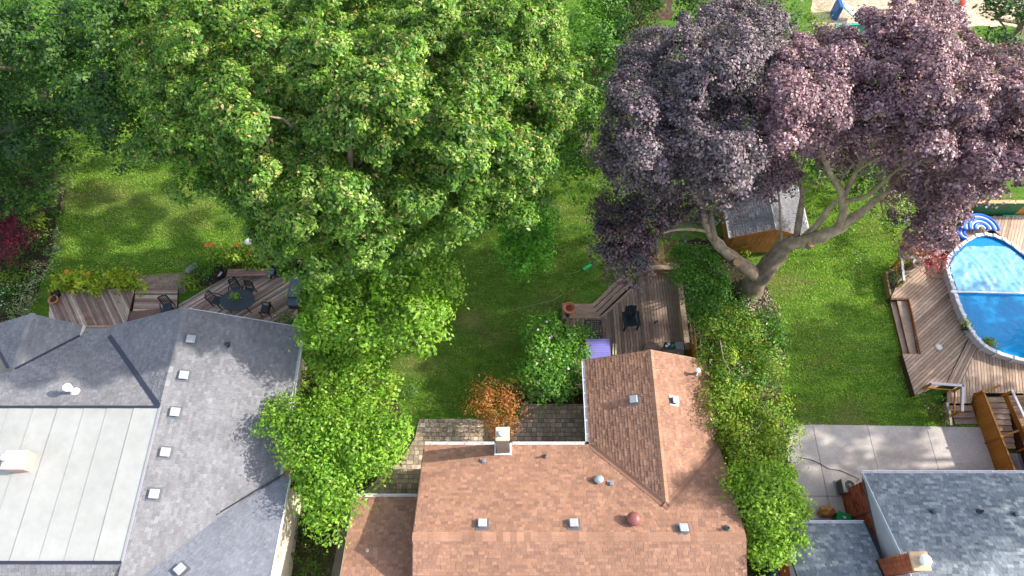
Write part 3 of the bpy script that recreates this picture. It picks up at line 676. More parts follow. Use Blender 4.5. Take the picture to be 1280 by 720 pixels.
# right pool deck
RD = [mul(lin(h), 1.15) for h in ('#a58c7a', '#9c8371', '#ad9582', '#947b69', '#a8907d', '#9f8774')]
PD = Thing('pool_deck', (22, 13.5, 0), 'pale brown diagonal board deck wrapping the round pool', 'deck')
zp = .45
ds = Vector((1.38, 2.75, 0)).normalized()             # dividing double board runs along this
A0 = at(1183, 480, zp); A1 = at(1217, 414, zp)
main = [tuple(at(x, y, zp))[:2] for x, y in ((1128, 340), (1160, 318), (1200, 330), (1215, 412), (1182, 480), (1144, 494), (1128, 442), (1148, 442), (1136, 374), (1113, 374))]
boards(PD, main, zp, R(38), .125, .022, RD)
skirt(PD, main, zp, (.07, .04, .022))
angd = math.atan2(A1.y - A0.y, A1.x - A0.x)
st_ = [tuple(at(x, y, zp))[:2] for x, y in ((1183, 480), (1217, 412), (1229, 416), (1200, 480))]
boards(PD, st_, zp + .02, angd, .135, .02, [mul(c, 1.0) for c in RD], name='divider_board')
east_ = [tuple(at(x, y, zp))[:2] for x, y in ((1201, 480), (1230, 416), (1262, 448), (1330, 462), (1330, 492), (1217, 491), (1214, 504), (1184, 504), (1184, 490))]
boards(PD, east_, zp, R(76), .125, .022, RD); skirt(PD, east_, zp, (.05, .03, .02))
far_ = [tuple(at(x, y, zp))[:2] for x, y in ((1190, 318), (1180, 290), (1228, 270), (1340, 270), (1340, 330), (1290, 330), (1240, 285))]
boards(PD, far_, zp, R(62), .14, .018, [mul(c, 1.25) for c in RD]); skirt(PD, far_, zp, (.05, .03, .02))  # far boards: same wood lightened to stand for the sunlit end
# two long treads down to the lawn
for (pts, z) in ((((1134, 375), (1149, 442), (1137, 442), (1121, 375)), .32), (((1121, 376), (1137, 442), (1129, 442), (1113, 376)), .17)):
    poly = [at(x, y, z) for x, y in pts]; mb = MB(); mb.prism(poly, (0, 0, -.04), mul(RD[0], .95)); PD.part('tread', mb, M_WOOD)
    mb = MB(); c = sum(poly, Vector()) / 4; mb.prism([p.lerp(c, .03) + Vector((0, 0, -.045)) for p in poly], (0, 0, -z + .06), lin('#7a4a28')); PD.part('riser', mb, M_WOOD)
for a, b, z in (((1135.5, 374), (1150, 443), zp), ((1113, 373.5), (1136, 373.5), .40)):
    mb = MB(); mb.beam(at(*a, z), at(*b, z), .05, .14, lin('#8a5630')); PD.part('edge_board', mb, M_WOOD)
# stairs south to the lawn
for k in range(3):
    z = .32 - .13 * k; x0, x1 = at(1186, 505, z).x, at(1214, 505, z).x; yy = at(1190, 506, zp).y - .28 * k
    mb = MB(); mb.box(((x0 + x1) / 2, yy - .13, z), (x1 - x0, .28, .04), mul(RD[1], .85)); PD.part('tread', mb, M_WOOD)
    mb = MB(); mb.box(((x0 + x1) / 2, yy - .1, z / 2 - .012), (x1 - x0 - .03, .2, max(.03, z - .05)), (.07, .04, .025)); PD.part('riser', mb, M_WOOD)
p = at(1183, 506, .35); mb = MB(); mb.beam(p + Vector((0, .1, 0)), p + Vector((0, -.95, -.2)), .13, .3, lin('#a99888')); PD.part('stringer', mb, M_WOOD)
WHT = lin('#bfb9bc'); OCH = lin('#9a6c28')
def railing(th, pts, z0, h, post=True, col=WHT):
    P = [Vector((p[0], p[1], z0)) for p in pts]
    for a, b in zip(P, P[1:]):
        mb = MB(); d = (b - a).normalized() * .05; mb.beam(a - d + Vector((0, 0, h)), b + d + Vector((0, 0, h)), .13, .045, col, bev=.01); r = th.part('top_rail', mb, M_SIDING)
        mb = MB(); mb.beam(a + Vector((0, 0, h - .1)), b + Vector((0, 0, h - .1)), .04, .10, OCH); mb.beam(a + Vector((0, 0, .12)), b + Vector((0, 0, .12)), .04, .09, OCH)
        th.part('rail', mb, M_WOOD)
        n = max(2, int((b - a).length / .5))
    for p in P:
        mb = MB(); mb.box(p + Vector((0, 0, h / 2 - .2)), (.09, .09, h + .38), OCH); th.part('post', mb, M_WOOD)
zr_ = 1.25
ra, rb_, rc = at(1165, 479, zr_), at(1204, 482, zr_), at(1203, 513, zr_)
railing(PD, [ra, rb_, rc], zp, .8)
# planter corner railings beside the japanese maple
ra, rb_, rc = at(1162, 322, 1.2), at(1127, 322, 1.2), at(1130, 350, 1.2)
railing(PD, [ra, rb_, rc], zp, .75, col=lin('#b5aca4'))
mb = MB(); mb.prism(pxs([(1107, 340), (1128, 330), (1132, 352), (1113, 371)], .4), (0, 0, -.4), lin('#7d6a4a')); mb.prism(pxs([(1110, 343), (1126, 334), (1130, 351), (1115, 366)], .415), (0, 0, -.01), SOIL); PD.part('planter_box', mb, M_WOOD)
mb = MB()
for k in range(3):
    a = at(1163 + 3 * k, 345 - 7 * k, zp - .13 * k * 0 + .02); mb2 = MB(); mb2.beam(a, a + Vector((.85, -.02, 0)), .24, .05, RD[1]); PD.part('tread', mb2, M_WOOD)

# back stairs with the solid cedar side
BS = Thing('back_stairs', (23.5, 8.8, 0), 'cedar staircase with solid amber side panels and white handrail beside the concrete patio', 'staircase')
w0, w1 = at(1219, 503, 1.15), at(1257, 594, 1.15)
w0 = Vector((22.2, 10.55, 0)); w1 = Vector((22.45, 6.6, 0))
AMB = lin('#a8702e')
nb = 22
for i in range(nb):
    a = w0.lerp(w1, i / nb); b = w0.lerp(w1, (i + .95) / nb); zt = 1.12 if i > 0 else 1.14
    mb = MB(); mb.prism([(a.x, a.y, .03), (b.x, b.y, .03), (b.x, b.y, zt), (a.x, a.y, zt)], (.03, 0, 0), mul(AMB, random.uniform(.92, 1.08))); BS.part('panel_board', mb, M_WOOD)
mb = MB(); mb.beam(w0 + Vector((.02, .05, 1.17)), w1 + Vector((.02, 0, 1.17)), .08, .05, mul(AMB, .45)); BS.part('cap_rail', mb, M_WOOD)
for t in (0, .55): 
    p = w0.lerp(w1, t); mb = MB(); mb.box(p + Vector((.0, 0, .62)), (.12, .1, 1.26), mul(AMB, .75)); BS.part('post', mb, M_WOOD)
    mb = MB(); mb.beam(p + Vector((-.02, .0, .95)), p + Vector((1.05, .35, .95)), .09, .12, mul(AMB, .7)); BS.part('brace', mb, M_WOOD)
landing = [(22.3, 10.5), (27, 10.5), (27, 5.6), (23.6, 5.6), (23.6, 8.4), (22.4, 8.4)]
boards(BS, [(23.62, 10.5), (28, 10.5), (28, 5.6), (23.62, 5.6)], .72, 0, .135, .012, [lin('#8d6f58'), lin('#7d6150'), lin('#987a62'), lin('#866650')], name='landing_board')
skirt(BS, [(23.66, 10.4), (28, 10.4), (28, 5.6), (23.66, 5.6)], .72, (.06, .035, .02), name='landing_frame')
for k in range(9):
    z = .70 - .065 * k; y = 10.3 - .26 * k
    mb = MB(); mb.box((23.02, y, z), (1.1, .245, .04), mul(random.choice(RD), .95)); BS.part('tread', mb, M_WOOD)
boards(BS, [(22.55, 7.85), (23.6, 7.85), (23.6, 6.2), (22.55, 6.2)], .3, R(90), .13, .012, [lin('#77757a'), lin('#828085'), lin('#6c6b70')], name='platform_board')
boards(BS, [(22.55, 6.1), (23.6, 6.1), (23.6, 4.6), (22.55, 4.6)], .2, R(90), .13, .012, [lin('#77757a'), lin('#828085'), lin('#6c6b70')], name='platform_board')
for a, b in (((23.35, 10.5, 1.5), (23.6, 8.1, 1.5)), ((23.62, 8.0, 1.45), (23.75, 6.6, 1.45)), ((23.75, 6.5, 1.4), (23.8, 5.4, 1.4))):
    mb = MB(); mb.beam(a, b, .12, .05, WHT, bev=.01); BS.part('handrail', mb, M_SIDING)
    mb = MB(); mb.box((a[0], a[1] - .04, a[2] / 2), (.09, .09, a[2] - .05), mul(AMB, .8)); BS.part('post', mb, M_WOOD)
    mb = MB(); mb.beam((a[0], a[1], .95), (b[0], b[1], .95), .03, .3, mul(AMB, .55)); BS.part('side_panel', mb, M_WOOD)

# ---------------------------------------------------------------- pool
rim_px = [(1183, 322), (1184, 337), (1190, 355), (1196, 375), (1207, 400), (1218, 420), (1237, 438)]
rimw = [Vector((p.x, p.y, 0)) for p in (at(x, y, .95) for x, y in rim_px)] + [Vector((24.9, 12.15, 0)), Vector((26.3, 12.0, 0)), Vector((27.6, 12.8, 0)), Vector((28.2, 14.3, 0)), Vector((28.1, 16, 0)), Vector((27.5, 17.4, 0)), Vector((26.75, 18.55, 0)), Vector((26.0, 19.3, 0)), Vector((25.1, 19.5, 0)), Vector((24.0, 18.95, 0))]
def smooth_closed(P, it=2):
    for _ in range(it):
        Q = []
        for i in range(len(P)):
            a, b = P[i], P[(i + 1) % len(P)]; Q += [a.lerp(b, .25), a.lerp(b, .75)]
        P = Q
    return P
rim_s = smooth_closed(rimw, 1); pc = sum(rim_s, Vector()) / len(rim_s)
PO = Thing('swimming_pool', (pc.x, pc.y, 0), 'above ground pool with white rim and blue water half under a bubble cover', 'pool')
def ring(P, off): return [p + (p - pc).normalized() * off for p in P]
n = len(rim_s); i_ = ring(rim_s, -.12); o_ = ring(rim_s, .06); wl_ = ring(rim_s, -.04)
mb = MB()
vs = [(p.x, p.y, 0) for p in wl_] + [(p.x, p.y, .93) for p in wl_]
mb.faces(vs, [(i, (i + 1) % n, (i + 1) % n + n, i + n) for i in range(n)], lin('#b8b4b4')); PO.part('pool_wall', mb, M_PAINT)
for i in range(n):
    a = wl_[i]; d = (a - pc).normalized(); mb = MB(); mb.beam(a + d * .03, a + d * .03 + Vector((0, 0, .92)), .1, .05, lin('#c6c2c2'), up=(0, 1, 0)); PO.part('upright', mb, M_PAINT)
for i in range(n):
    j = (i + 1) % n; a, b, c, d = o_[i], o_[j], i_[j], i_[i]; e = Vector((0, 0, .96)); mb = MB()
    a2, b2, c2, d2 = a.lerp(b, .03), a.lerp(b, .97), d.lerp(c, .97), d.lerp(c, .03)
    mb.prism([a2 + e, b2 + e, c2 + e, d2 + e], (0, 0, -.05), lin('#c9c8ca')); PO.part('top_rail', mb, M_PAINT)
    m_ = a.lerp(d, .5) + Vector((0, 0, .975)); mb = MB(); mb.box(m_, (.2, .2, .05), lin('#d4d3d4'), rz=math.atan2((a - pc).y, (a - pc).x), bev=.02); PO.part('rail_cap', mb, M_PAINT)
mb = MB(); mb.faces([(p.x, p.y, .9) for p in i_] + [(p.x, p.y, .05) for p in ring(i_, -.02)], [((i + 1) % n, i, i + n, (i + 1) % n + n) for i in range(n)], lin('#1c6bb4'))
mb.face([(p.x, p.y, .05) for p in ring(i_, -.02)], lin('#1c8ccc')); PO.part('liner', mb, M_PLASTIC)
wm = bpy.data.materials.new('pool_water'); wm.use_nodes = True; nt = wm.node_tree; b = nt.nodes['Principled BSDF']
b.inputs['Base Color'].default_value = (.008, .34, .74, 1); b.inputs['Roughness'].default_value = .04; b.inputs['Transmission Weight'].default_value = .35; b.inputs['IOR'].default_value = 1.33
t = nt.nodes.new('ShaderNodeTexNoise'); t.inputs['Scale'].default_value = 3.5; t.inputs['Detail'].default_value = 3; bp = nt.nodes.new('ShaderNodeBump'); bp.inputs['Strength'].default_value = .3; bp.inputs['Distance'].default_value = .06
tc = nt.nodes.new('ShaderNodeTexCoord'); nt.links.new(tc.outputs['Object'], t.inputs[0]); nt.links.new(t.outputs[0], bp.inputs['Height']); nt.links.new(bp.outputs[0], b.inputs['Normal'])
mb = MB(); mb.face([(p.x, p.y, .82) for p in ring(i_, -.005)], (.01, .2, .5)); PO.part('water', mb, wm)
# cover: wrinkled translucent sheet over the north half
ca_, cb_ = at(1184, 366, .85).y, at(1212, 308, .85).y
gx = np.linspace(22.3, 28.4, 90); gy = np.linspace(ca_, cb_, 60); inn = ring(rim_s, -.22); mb = MB(); idx = {}
ok = inpoly([(p.x, p.y) for p in inn], *np.meshgrid(gx, gy))
def cz(x, y):
    v = noise.noise(Vector((x * 1.1, y * 2.3, 4))) * .03 + abs(noise.noise(Vector((x * 2.4 + y, y * .9 - x * .5, 1)))) * .06
    v += max(0, .5 - abs(noise.noise(Vector((x * 1.3 - y * .8, y * .5, 9))) * 6)) * .02
    return .845 + max(0, v)
for j in range(60):
    for i in range(90):
        if ok[j, i]: idx[j, i] = len(mb.v); mb.v.append((gx[i], gy[j] - .08 * noise.noise(Vector((gx[i], 3, 0))), cz(gx[i], gy[j])))
for j in range(59):
    for i in range(89):
        k = [(j, i), (j, i + 1), (j + 1, i + 1), (j + 1, i)]
        if all(q in idx for q in k): mb.f.append(tuple(idx[q] for q in k)); mb.c.append(lin('#6aa9d0'))
cv = PO.part('cover', mb, mat('pool_cover', .28, .26, 2.2, (1, 2.5, 1), bump=.3, bscale=5, spec=.7, big=.15, bigscale=1.1), smooth=True, label='pale blue wrinkled bubble cover')
mb = MB(); mb.tube([(22.45, ca_, .99), (28.6, ca_ - .15, .99)], .045, (.8, .8, .8), 10); mb.box((22.55, ca_, .99), (.3, .12, .05), (.8, .8, .8)); PO.part('reel_bar', mb, M_PAINT)

# inflatable striped lounger: half rings
def half_ring(name, c, r, th_, ang, n_arc, label, z=.58):
    T = Thing(name, (c.x, c.y, zp), label, 'pool float')
    k = 0; rr = r
    cols = [(lin('#2a6fd8'), lin('#dfe8f6'))[i % 2] for i in range(9)]
    while rr > .1:
        mb = MB(); pts = [c + Vector((math.cos(a) * rr, math.sin(a) * rr, z - c.z)) for a in np.linspace(ang, ang + math.pi * n_arc, 22)]
        mb.tube(pts, th_ * (.62 if k % 2 else 1), cols[k], 8); T.part('ring', mb, M_PLASTIC, smooth=True); rr -= th_ * 1.45; k += 1
    return T
c = at(1225, 290, .7); half_ring('pool_float', Vector((c.x, c.y + .1, .7)), .92, .1, R(-5), 1.03, 'blue and white striped half round inflatable float behind the pool', z=.85)
half_ring('pool_float', Vector((at(1208, 292, .6).x, at(1208, 292, .6).y, .6)), .42, .09, R(70), 1.0, 'small blue inflatable float at the left of the pool rim', z=.6)

# ---------------------------------------------------------------- fence behind the pool
F = Thing('pool_fence', (28, 20.9, 0), 'cedar board fence with green screen panel behind the pool', 'fence')
y = 21.0
for i in range(30):
    x = 25.2 + i * .2; mb = MB(); col = mul(lin('#b07a3c'), random.uniform(.85, 1.1)) if i > 12 else mul(lin('#0f5a3c'), random.uniform(.9, 1.1))
    mb.box((x, y, .85), (.185, .025, 1.5), col); F.part('fence_board', mb, M_WOOD if i > 12 else M_PLASTIC, label=None if i > 12 else 'green screen board')
mb = MB(); mb.box((28, y, 1.66), (6.1, .2, .06), lin('#d8a878')); F.part('top_rail', mb, M_WOOD)
for x in (25.1, 27.9, 31): mb = MB(); mb.box((x, y + .07, .85), (.1, .1, 1.6), lin('#b07a3c')); F.part('post', mb, M_WOOD)
mb = MB(); mb.box((29, y - .1, .5), (4, .05, .06), lin('#2fae96')); F.part('teal_rail', mb, M_PLASTIC)
# middle deck fence on the right
F = Thing('privacy_screen', (9.0, 12.5, 0), 'short amber wooden screen with loose poles at the right of the back deck', 'fence')
for i in range(9):
    mb = MB(); a = 11.75 + i * .17; mb.box((8.82, a, .8), (.03, .16, 1.6), mul(lin('#b07830'), random.uniform(.85, 1.1))); F.part('fence_board', mb, M_WOOD)
for k, (a, b) in enumerate((((862, 397), (866, 430)), ((867, 398), (872, 448)), ((874, 412), (877, 448)))):
    p, q = at(*a, 1.8), at(*b, 1.8); mb = MB(); mb.beam(p, q, .05, .05, lin('#a08c74')); F.part('rail', mb, M_WOOD)
for yy in (11.9, 13.1): mb = MB(); mb.box((8.9, yy, .9), (.09, .09, 1.8), lin('#8a6a40')); F.part('post', mb, M_WOOD)

# ---------------------------------------------------------------- furniture and small things
def rot_box(mb, c, d, col, rx=0, rz=0, bev=0): mb.box(None, d, col, mtx=Matrix.Translation(c) @ Matrix.Rotation(rz, 4, 'Z') @ Matrix.Rotation(rx, 4, 'X'), bev=bev)
BLK = (.012, .02, .028)
A = Thing('adirondack_chair', (0, 0, 0), 'dark teal slatted armchair standing alone on the back deck', 'chair')
for k in range(6): mb = MB(); rot_box(mb, (0, -.22 + k * .09, .36 - k * .018), (.5, .08, .025), BLK, R(-10)); A.part('seat_slat', mb, M_PLASTIC)
for k in range(5): mb = MB(); rot_box(mb, (-.2 + k * .1, .34, .62), (.09, .025, .72 - .05 * abs(k - 2)), BLK, R(-22)); A.part('back_slat', mb, M_PLASTIC)
for s in (-1, 1):
    mb = MB(); mb.box((s * .31, .0, .56), (.12, .72, .03), BLK, bev=.01); A.part('arm', mb, M_PLASTIC)
    mb = MB(); mb.box((s * .28, -.28, .28), (.05, .09, .56), BLK); A.part('leg', mb, M_PLASTIC)
    mb = MB(); rot_box(mb, (s * .28, .12, .22), (.04, .85, .09), BLK, R(-14)); A.part('leg', mb, M_PLASTIC)
A.o.location = at(787, 405, zd + .02) * 1; A.o.location.z = zd; A.o.rotation_euler = (0, 0, R(4)); A.o.scale = (1.15,) * 3

# dark metal grille table by the hydrangea bush
T = Thing('slatted_table', (0, 0, 0), 'black metal grille table beside the flowering bush on the back deck', 'table')
mb = MB()
for k in range(9): mb.box((0, -.4 + k * .1, .5), (1.0, .03, .02), BLK)
for k in range(8): mb.box((-.45 + k * .128, 0, .515), (.03, .95, .02), BLK)
T.part('table_top', mb, M_PAINT)
for a in (-1, 1):
    for b in (-1, 1): mb = MB(); mb.box((a * .46, b * .42, .25), (.05, .05, .5), BLK); T.part('leg', mb, M_PAINT)
T.o.location = at(741, 414, zd); T.o.scale = (.85, 1, .8)
T = Thing('cushioned_bench', (0, 0, 0), 'dark grey bench cushion in front of the grille table', 'bench')
mb = MB(); mb.box((0, 0, .4), (.8, .4, .1), (.02, .022, .03), bev=.03); T.part('seat', mb, M_FABRIC)
for a in (-1, 1):
    for b in (-1, 1): mb = MB(); mb.box((a * .34, b * .14, .18), (.05, .05, .36), BLK); T.part('leg', mb, M_PAINT)
T.o.location = at(742, 428, zd)
# lilac corrugated canopy
T = Thing('ribbed_canopy', (4.3, 12.0, 0), 'lilac blue ribbed canopy panel against the wing wall', 'canopy')
x0, x1, y0_, y1_ = at(733, 435, 1.6).x, at(763, 435, 1.6).x, at(740, 449, 1.6).y, at(740, 422, 1.6).y
nr = 9
for k in range(nr):
    ya = y0_ + (y1_ - y0_) * k / nr; yb = y0_ + (y1_ - y0_) * (k + .93) / nr
    mb = MB(); mb.prism([(x0, ya, 1.55 + (ya - y0_) * -.1), (x1, ya, 1.6 + (ya - y0_) * -.1), (x1, yb, 1.6 + (yb - y0_) * -.1), (x0, yb, 1.55 + (yb - y0_) * -.1)], (0, 0, -.03), mul(lin('#8a84cc'), random.uniform(.92, 1.08))); T.part('panel', mb, M_PLASTIC)
for xx in (x0 + .1, x1 - .1):
    for yy in (y0_ + .15, y1_ - .15): mb = MB(); mb.box((xx, yy, .98), (.06, .06, .98), (.3, .3, .4)); T.part('post', mb, M_PAINT)
for k, px in enumerate((766.5, 769.8)):
    a, b = at(px, 430, 1.3), at(px, 444, 1.3); mb = MB(); mb.beam(a, b, .07, .07, lin('#c4b890')); mb.box((a.x, a.y - .1, .9), (.06, .06, .78), lin('#c4b890')); 
    single('timber_rail', mb, M_WOOD, ('pale timber rail next to the lilac canopy, the left one of the pair', 'pale timber rail, right one of the pair beside the lilac canopy')[k], 'rail', (a.x, a.y, .5))
q = at(301, 381, .3) + Vector((0, 0, .75)); tp = Thing('potted_plant', q, 'small bright green plant in the middle of the oval table', 'plant')
mb = MB(); mb.lathe(q, [(.08, 0), (.11, .12), (.09, .12)], (.2, .12, .06), 12); tp.part('pot_body', mb, M_STONE); TABLE_PLANT = (tp, q)
# barbecue counter
c = at(842, 436, zd + .9); T = Thing('barbecue', (c.x, c.y, zd), 'grey side table grill with tools on it in the deck corner', 'barbecue')
mb = MB(); mb.box((c.x, c.y - .1, zd + .45), (.95, .6, .86), lin('#6f665f'), bev=.02); T.part('cabinet', mb, M_WOOD)
mb = MB(); mb.box((c.x - .18, c.y + .16, zd + .9), (.55, .36, .03), (.03, .04, .05)); T.part('cook_top', mb, M_PLASTIC)
mb = MB(); mb.box((c.x + .3, c.y + .16, zd + .9), (.38, .36, .03), (.2, .21, .24)); T.part('side_shelf', mb, M_PAINT)
for dx, dy in ((-.33, .12), (-.22, .22)):
    mb = MB(); mb.lathe((c.x + dx, c.y + dy, zd + .92), [(.03, 0), (.07, .05), (.065, .05), (.03, .01)], (.75, .75, .78), 12)
    single('bowl', mb, M_PAINT, ('small white bowl on the dark grill top, nearer the camera', 'small white bowl on the dark grill top, farther back')[dy > .2], 'bowl', (c.x + dx, c.y + dy, zd + .92))
mb = MB(); mb.box((c.x - .05, c.y + .14, zd + .95), (.22, .1, .06), lin('#3f8a3c'), rz=.6, bev=.02); single('garden_glove', mb, M_FABRIC, 'green cloth lying on the grill top', 'cloth', (c.x - .05, c.y + .14, zd + .92))
# terracotta pot
def pot(name, p, r, h, col, label, cat='plant pot', soil=SOIL, group=None):
    T = Thing(name, p, label, cat, group); mb = MB(); mb.lathe(p, [(r * .68, 0), (r * .95, h * .82), (r * 1.08, h * .84), (r * 1.08, h), (r * .9, h), (r * .86, h * .85)], col, 22); T.part('pot_body', mb, M_STONE)
    mb = MB(); mb.lathe(Vector(p) + Vector((0, 0, h * .8)), [(r * .87, 0), (r * .5, .03), (.01, .04)], soil, 16, caps=False); T.part('potting_soil', mb, M_SOIL); return T
pot('terracotta_pot', at(711, 389, zd), .3, .42, lin('#c07a5a'), 'large terracotta pot at the top left of the back deck', soil=lin('#7a3a28'))
# charcoal shards of things on the deck
mb = MB(); mb.tube([at(818, 405, zd + .03), at(820, 402, zd + .05), at(823, 401, zd + .03)], .035, (.03, .025, .02), 6); single('fallen_stick', mb, M_BARK, 'small dark stick lying on the deck boards right of the armchair', 'stick', at(820, 402, zd))

# left deck furniture
zl = .3
TB = Thing('oval_table', at(303, 383, zl), 'dark blue grey oval glass patio table set on the streaky deck', 'table')
p = TB.loc; mb = MB(); i0 = []
for zz, f in ((zl + .70, .97), (zl + .715, 1.), (zl + .74, 1.), (zl + .745, .96)): i0.append([(p.x + math.cos(a) * .88 * f, p.y + math.sin(a) * .62 * f, zz) for a in np.linspace(0, 2 * math.pi, 32, endpoint=False)])
vs = sum(i0, []); mb.faces(vs, [tuple(range(96, 128)), tuple(reversed(range(32)))] + [(k * 32 + j, k * 32 + (j + 1) % 32, k * 32 + 32 + (j + 1) % 32, k * 32 + 32 + j) for k in range(3) for j in range(32)], (.035, .05, .062)); TB.part('table_top', mb, M_PAINT)
for a in (-1, 1):
    for b in (-1, 1): mb = MB(); mb.beam((p.x + a * .5, p.y + b * .35, zl), (p.x + a * .42, p.y + b * .3, zl + .72), .04, .04, BLK, up=(0, 1, 0)); TB.part('leg', mb, M_PAINT)
def patio_chair():
    T = Thing('patio_chair', (0, 0, 0), 'x', 'chair', 'dark metal chairs around the oval table')
    mb = MB(); mb.box((0, 0, .43), (.46, .44, .04), (.035, .05, .06), bev=.015); T.part('seat', mb, M_FABRIC)
    for s in (-1, 1):
        mb = MB(); mb.tube([(s * .26, -.2, 0), (s * .26, -.22, .6), (s * .27, .0, .66), (s * .26, .2, .64)], .03, BLK, 6); T.part('arm', mb, M_PAINT)
        mb = MB(); mb.tube([(s * .23, .24, 0), (s * .23, .24, .44), (s * .21, .34, .95)], .028, BLK, 6); T.part('leg', mb, M_PAINT)
    mb = MB(); mb.tube([(-.21, .34, .95), (-.1, .36, 1.0), (.1, .36, 1.0), (.21, .34, .95)], .03, BLK, 6)
    for k in range(5): mb.tube([(-.16 + k * .08, .25, .45), (-.16 + k * .08, .35, .97)], .022, BLK, 5)
    T.part('backrest', mb, M_PAINT); return T.o
pc0 = patio_chair()
for k, (px, py, rz, lb) in enumerate(((275, 380, 75, 'dark metal patio chair at the left side of the oval table'), (298, 368, 8, 'dark metal patio chair behind the oval table, left of the two'), (314, 369, -12, 'dark metal patio chair behind the oval table, right of the two'), (335, 391, -95, 'dark metal patio chair at the right side of the oval table'), (214, 388, 20, 'dark wire chair alone on the lower middle boards by the roof edge'))):
    o = pc0 if k == 0 else copy_tree(pc0); o.location = at(px, py, zl if k < 4 else .22); o.rotation_euler = (0, 0, R(rz)); o['label'] = lb
    if k == 4: del o['group']
B = Thing('wooden_bench', at(309, 341, zl), 'long reddish brown plank bench between two black planters', 'bench')
a, b = at(284, 341, zl + .45), at(342, 339.5, zl + .45)
for k in range(3):
    o = Vector((0, -.16 + k * .15, 0)); mb = MB(); mb.beam(a + o, b + o, .14, .04, mul(lin('#8a6e64'), random.uniform(.9, 1.1))); B.part('seat_board', mb, M_WOOD)
for t in (.1, .9):
    q = a.lerp(b, t); mb = MB(); mb.box((q.x, q.y, zl + .21), (.07, .38, .42), BLK); B.part('leg', mb, M_WOOD)
pot('black_planter', at(275, 345, zl), .34, .45, (.015, .015, .018), 'black round planter at the left end of the plank bench'); pot('black_planter', at(350, 342, zl), .34, .45, (.015, .015, .018), 'black round planter at the right end of the plank bench')
q = at(275, 343, zl + .42); mb = MB(); mb.box(q, (.1, .32, .03), (.55, .45, .5), rz=-.4); single('garden_trowel', mb, M_PLASTIC, 'pale pink tool lying in the left black planter', 'tool', q)
q = at(339, 339, zl + .52); mb = MB(); mb.box(q, (.26, .34, .1), lin('#5a7088'), bev=.03); single('seat_cushion', mb, M_FABRIC, 'small blue grey cushion on the right end of the bench', 'cushion', q)
q = at(371, 366, zl); T = Thing('storage_box', q, 'dark grey storage box at the right edge of the streaky deck', 'box'); mb = MB(); mb.box(q + Vector((0, 0, .25)), (.5, 1.0, .5), lin('#3c4650'), bev=.02); T.part('box_body', mb, M_PLASTIC); mb = MB(); mb.box(q + Vector((0, 0, .53)), (.56, 1.06, .06), lin('#56626e'), bev=.02); T.part('lid', mb, M_PLASTIC)
q = at(369, 381, zl); T = Thing('storage_box', q, 'smaller grey box nearer the camera beside the storage box', 'box'); mb = MB(); mb.box(q + Vector((0, 0, .2)), (.5, .5, .4), lin('#36404a'), bev=.02); T.part('box_body', mb, M_PLASTIC); mb = MB(); mb.box(q + Vector((0, 0, .43)), (.54, .54, .05), lin('#4e5a66'), bev=.02); T.part('lid', mb, M_PLASTIC)
pot('black_pot', at(73, 369, .35), .2, .3, (.02, .02, .022), 'small black pot at the left corner of the streaky deck'); pot('clay_pot', at(70, 377, .35), .24, .28, lin('#b07a58'), 'orange clay pot beside the small black pot')
q = at(371, 337, 0); mb = MB(); 
for a, b in (((0, 0, 0), (.5, -.35, .5)), ((.5, -.35, .5), (.6, .1, .45)), ((0, 0, 0), (.15, .35, .4)), ((.15, .35, .4), (.6, .1, .45))): mb.beam(q + Vector(a), q + Vector(b), .05, .04, (.55, .52, .45))
single('plant_stand', mb, M_WOOD, 'small pale wooden frame leaning by the right black planter', 'stand', q)
q = at(315, 306, .9); T = Thing('garden_light', at(316, 311, 0), 'white mushroom topped garden light above the lily bed', 'lamp'); mb = MB(); mb.tube([at(316, 311, 0), at(316, 311, 0) + Vector((0, 0, .7))], .03, (.5, .5, .5), 8); T.part('post', mb, M_PAINT); mb = MB(); mb.lathe(at(316, 311, 0) + Vector((0, 0, .68)), [(.05, 0), (.2, .04), (.19, .1), (.1, .17), (.01, .19)], (.75, .75, .72), 16); T.part('lamp_head', mb, M_PLASTIC)
q = at(240, 336, 0)
mb = MB(); mb.box(q + Vector((0, 0, .1)), (.7, .35, .2), (.3, .3, .28), rz=.9, bev=.08); single('garden_rock', mb, M_STONE, 'long grey rock at the edge of the lily bed', 'rock', q)

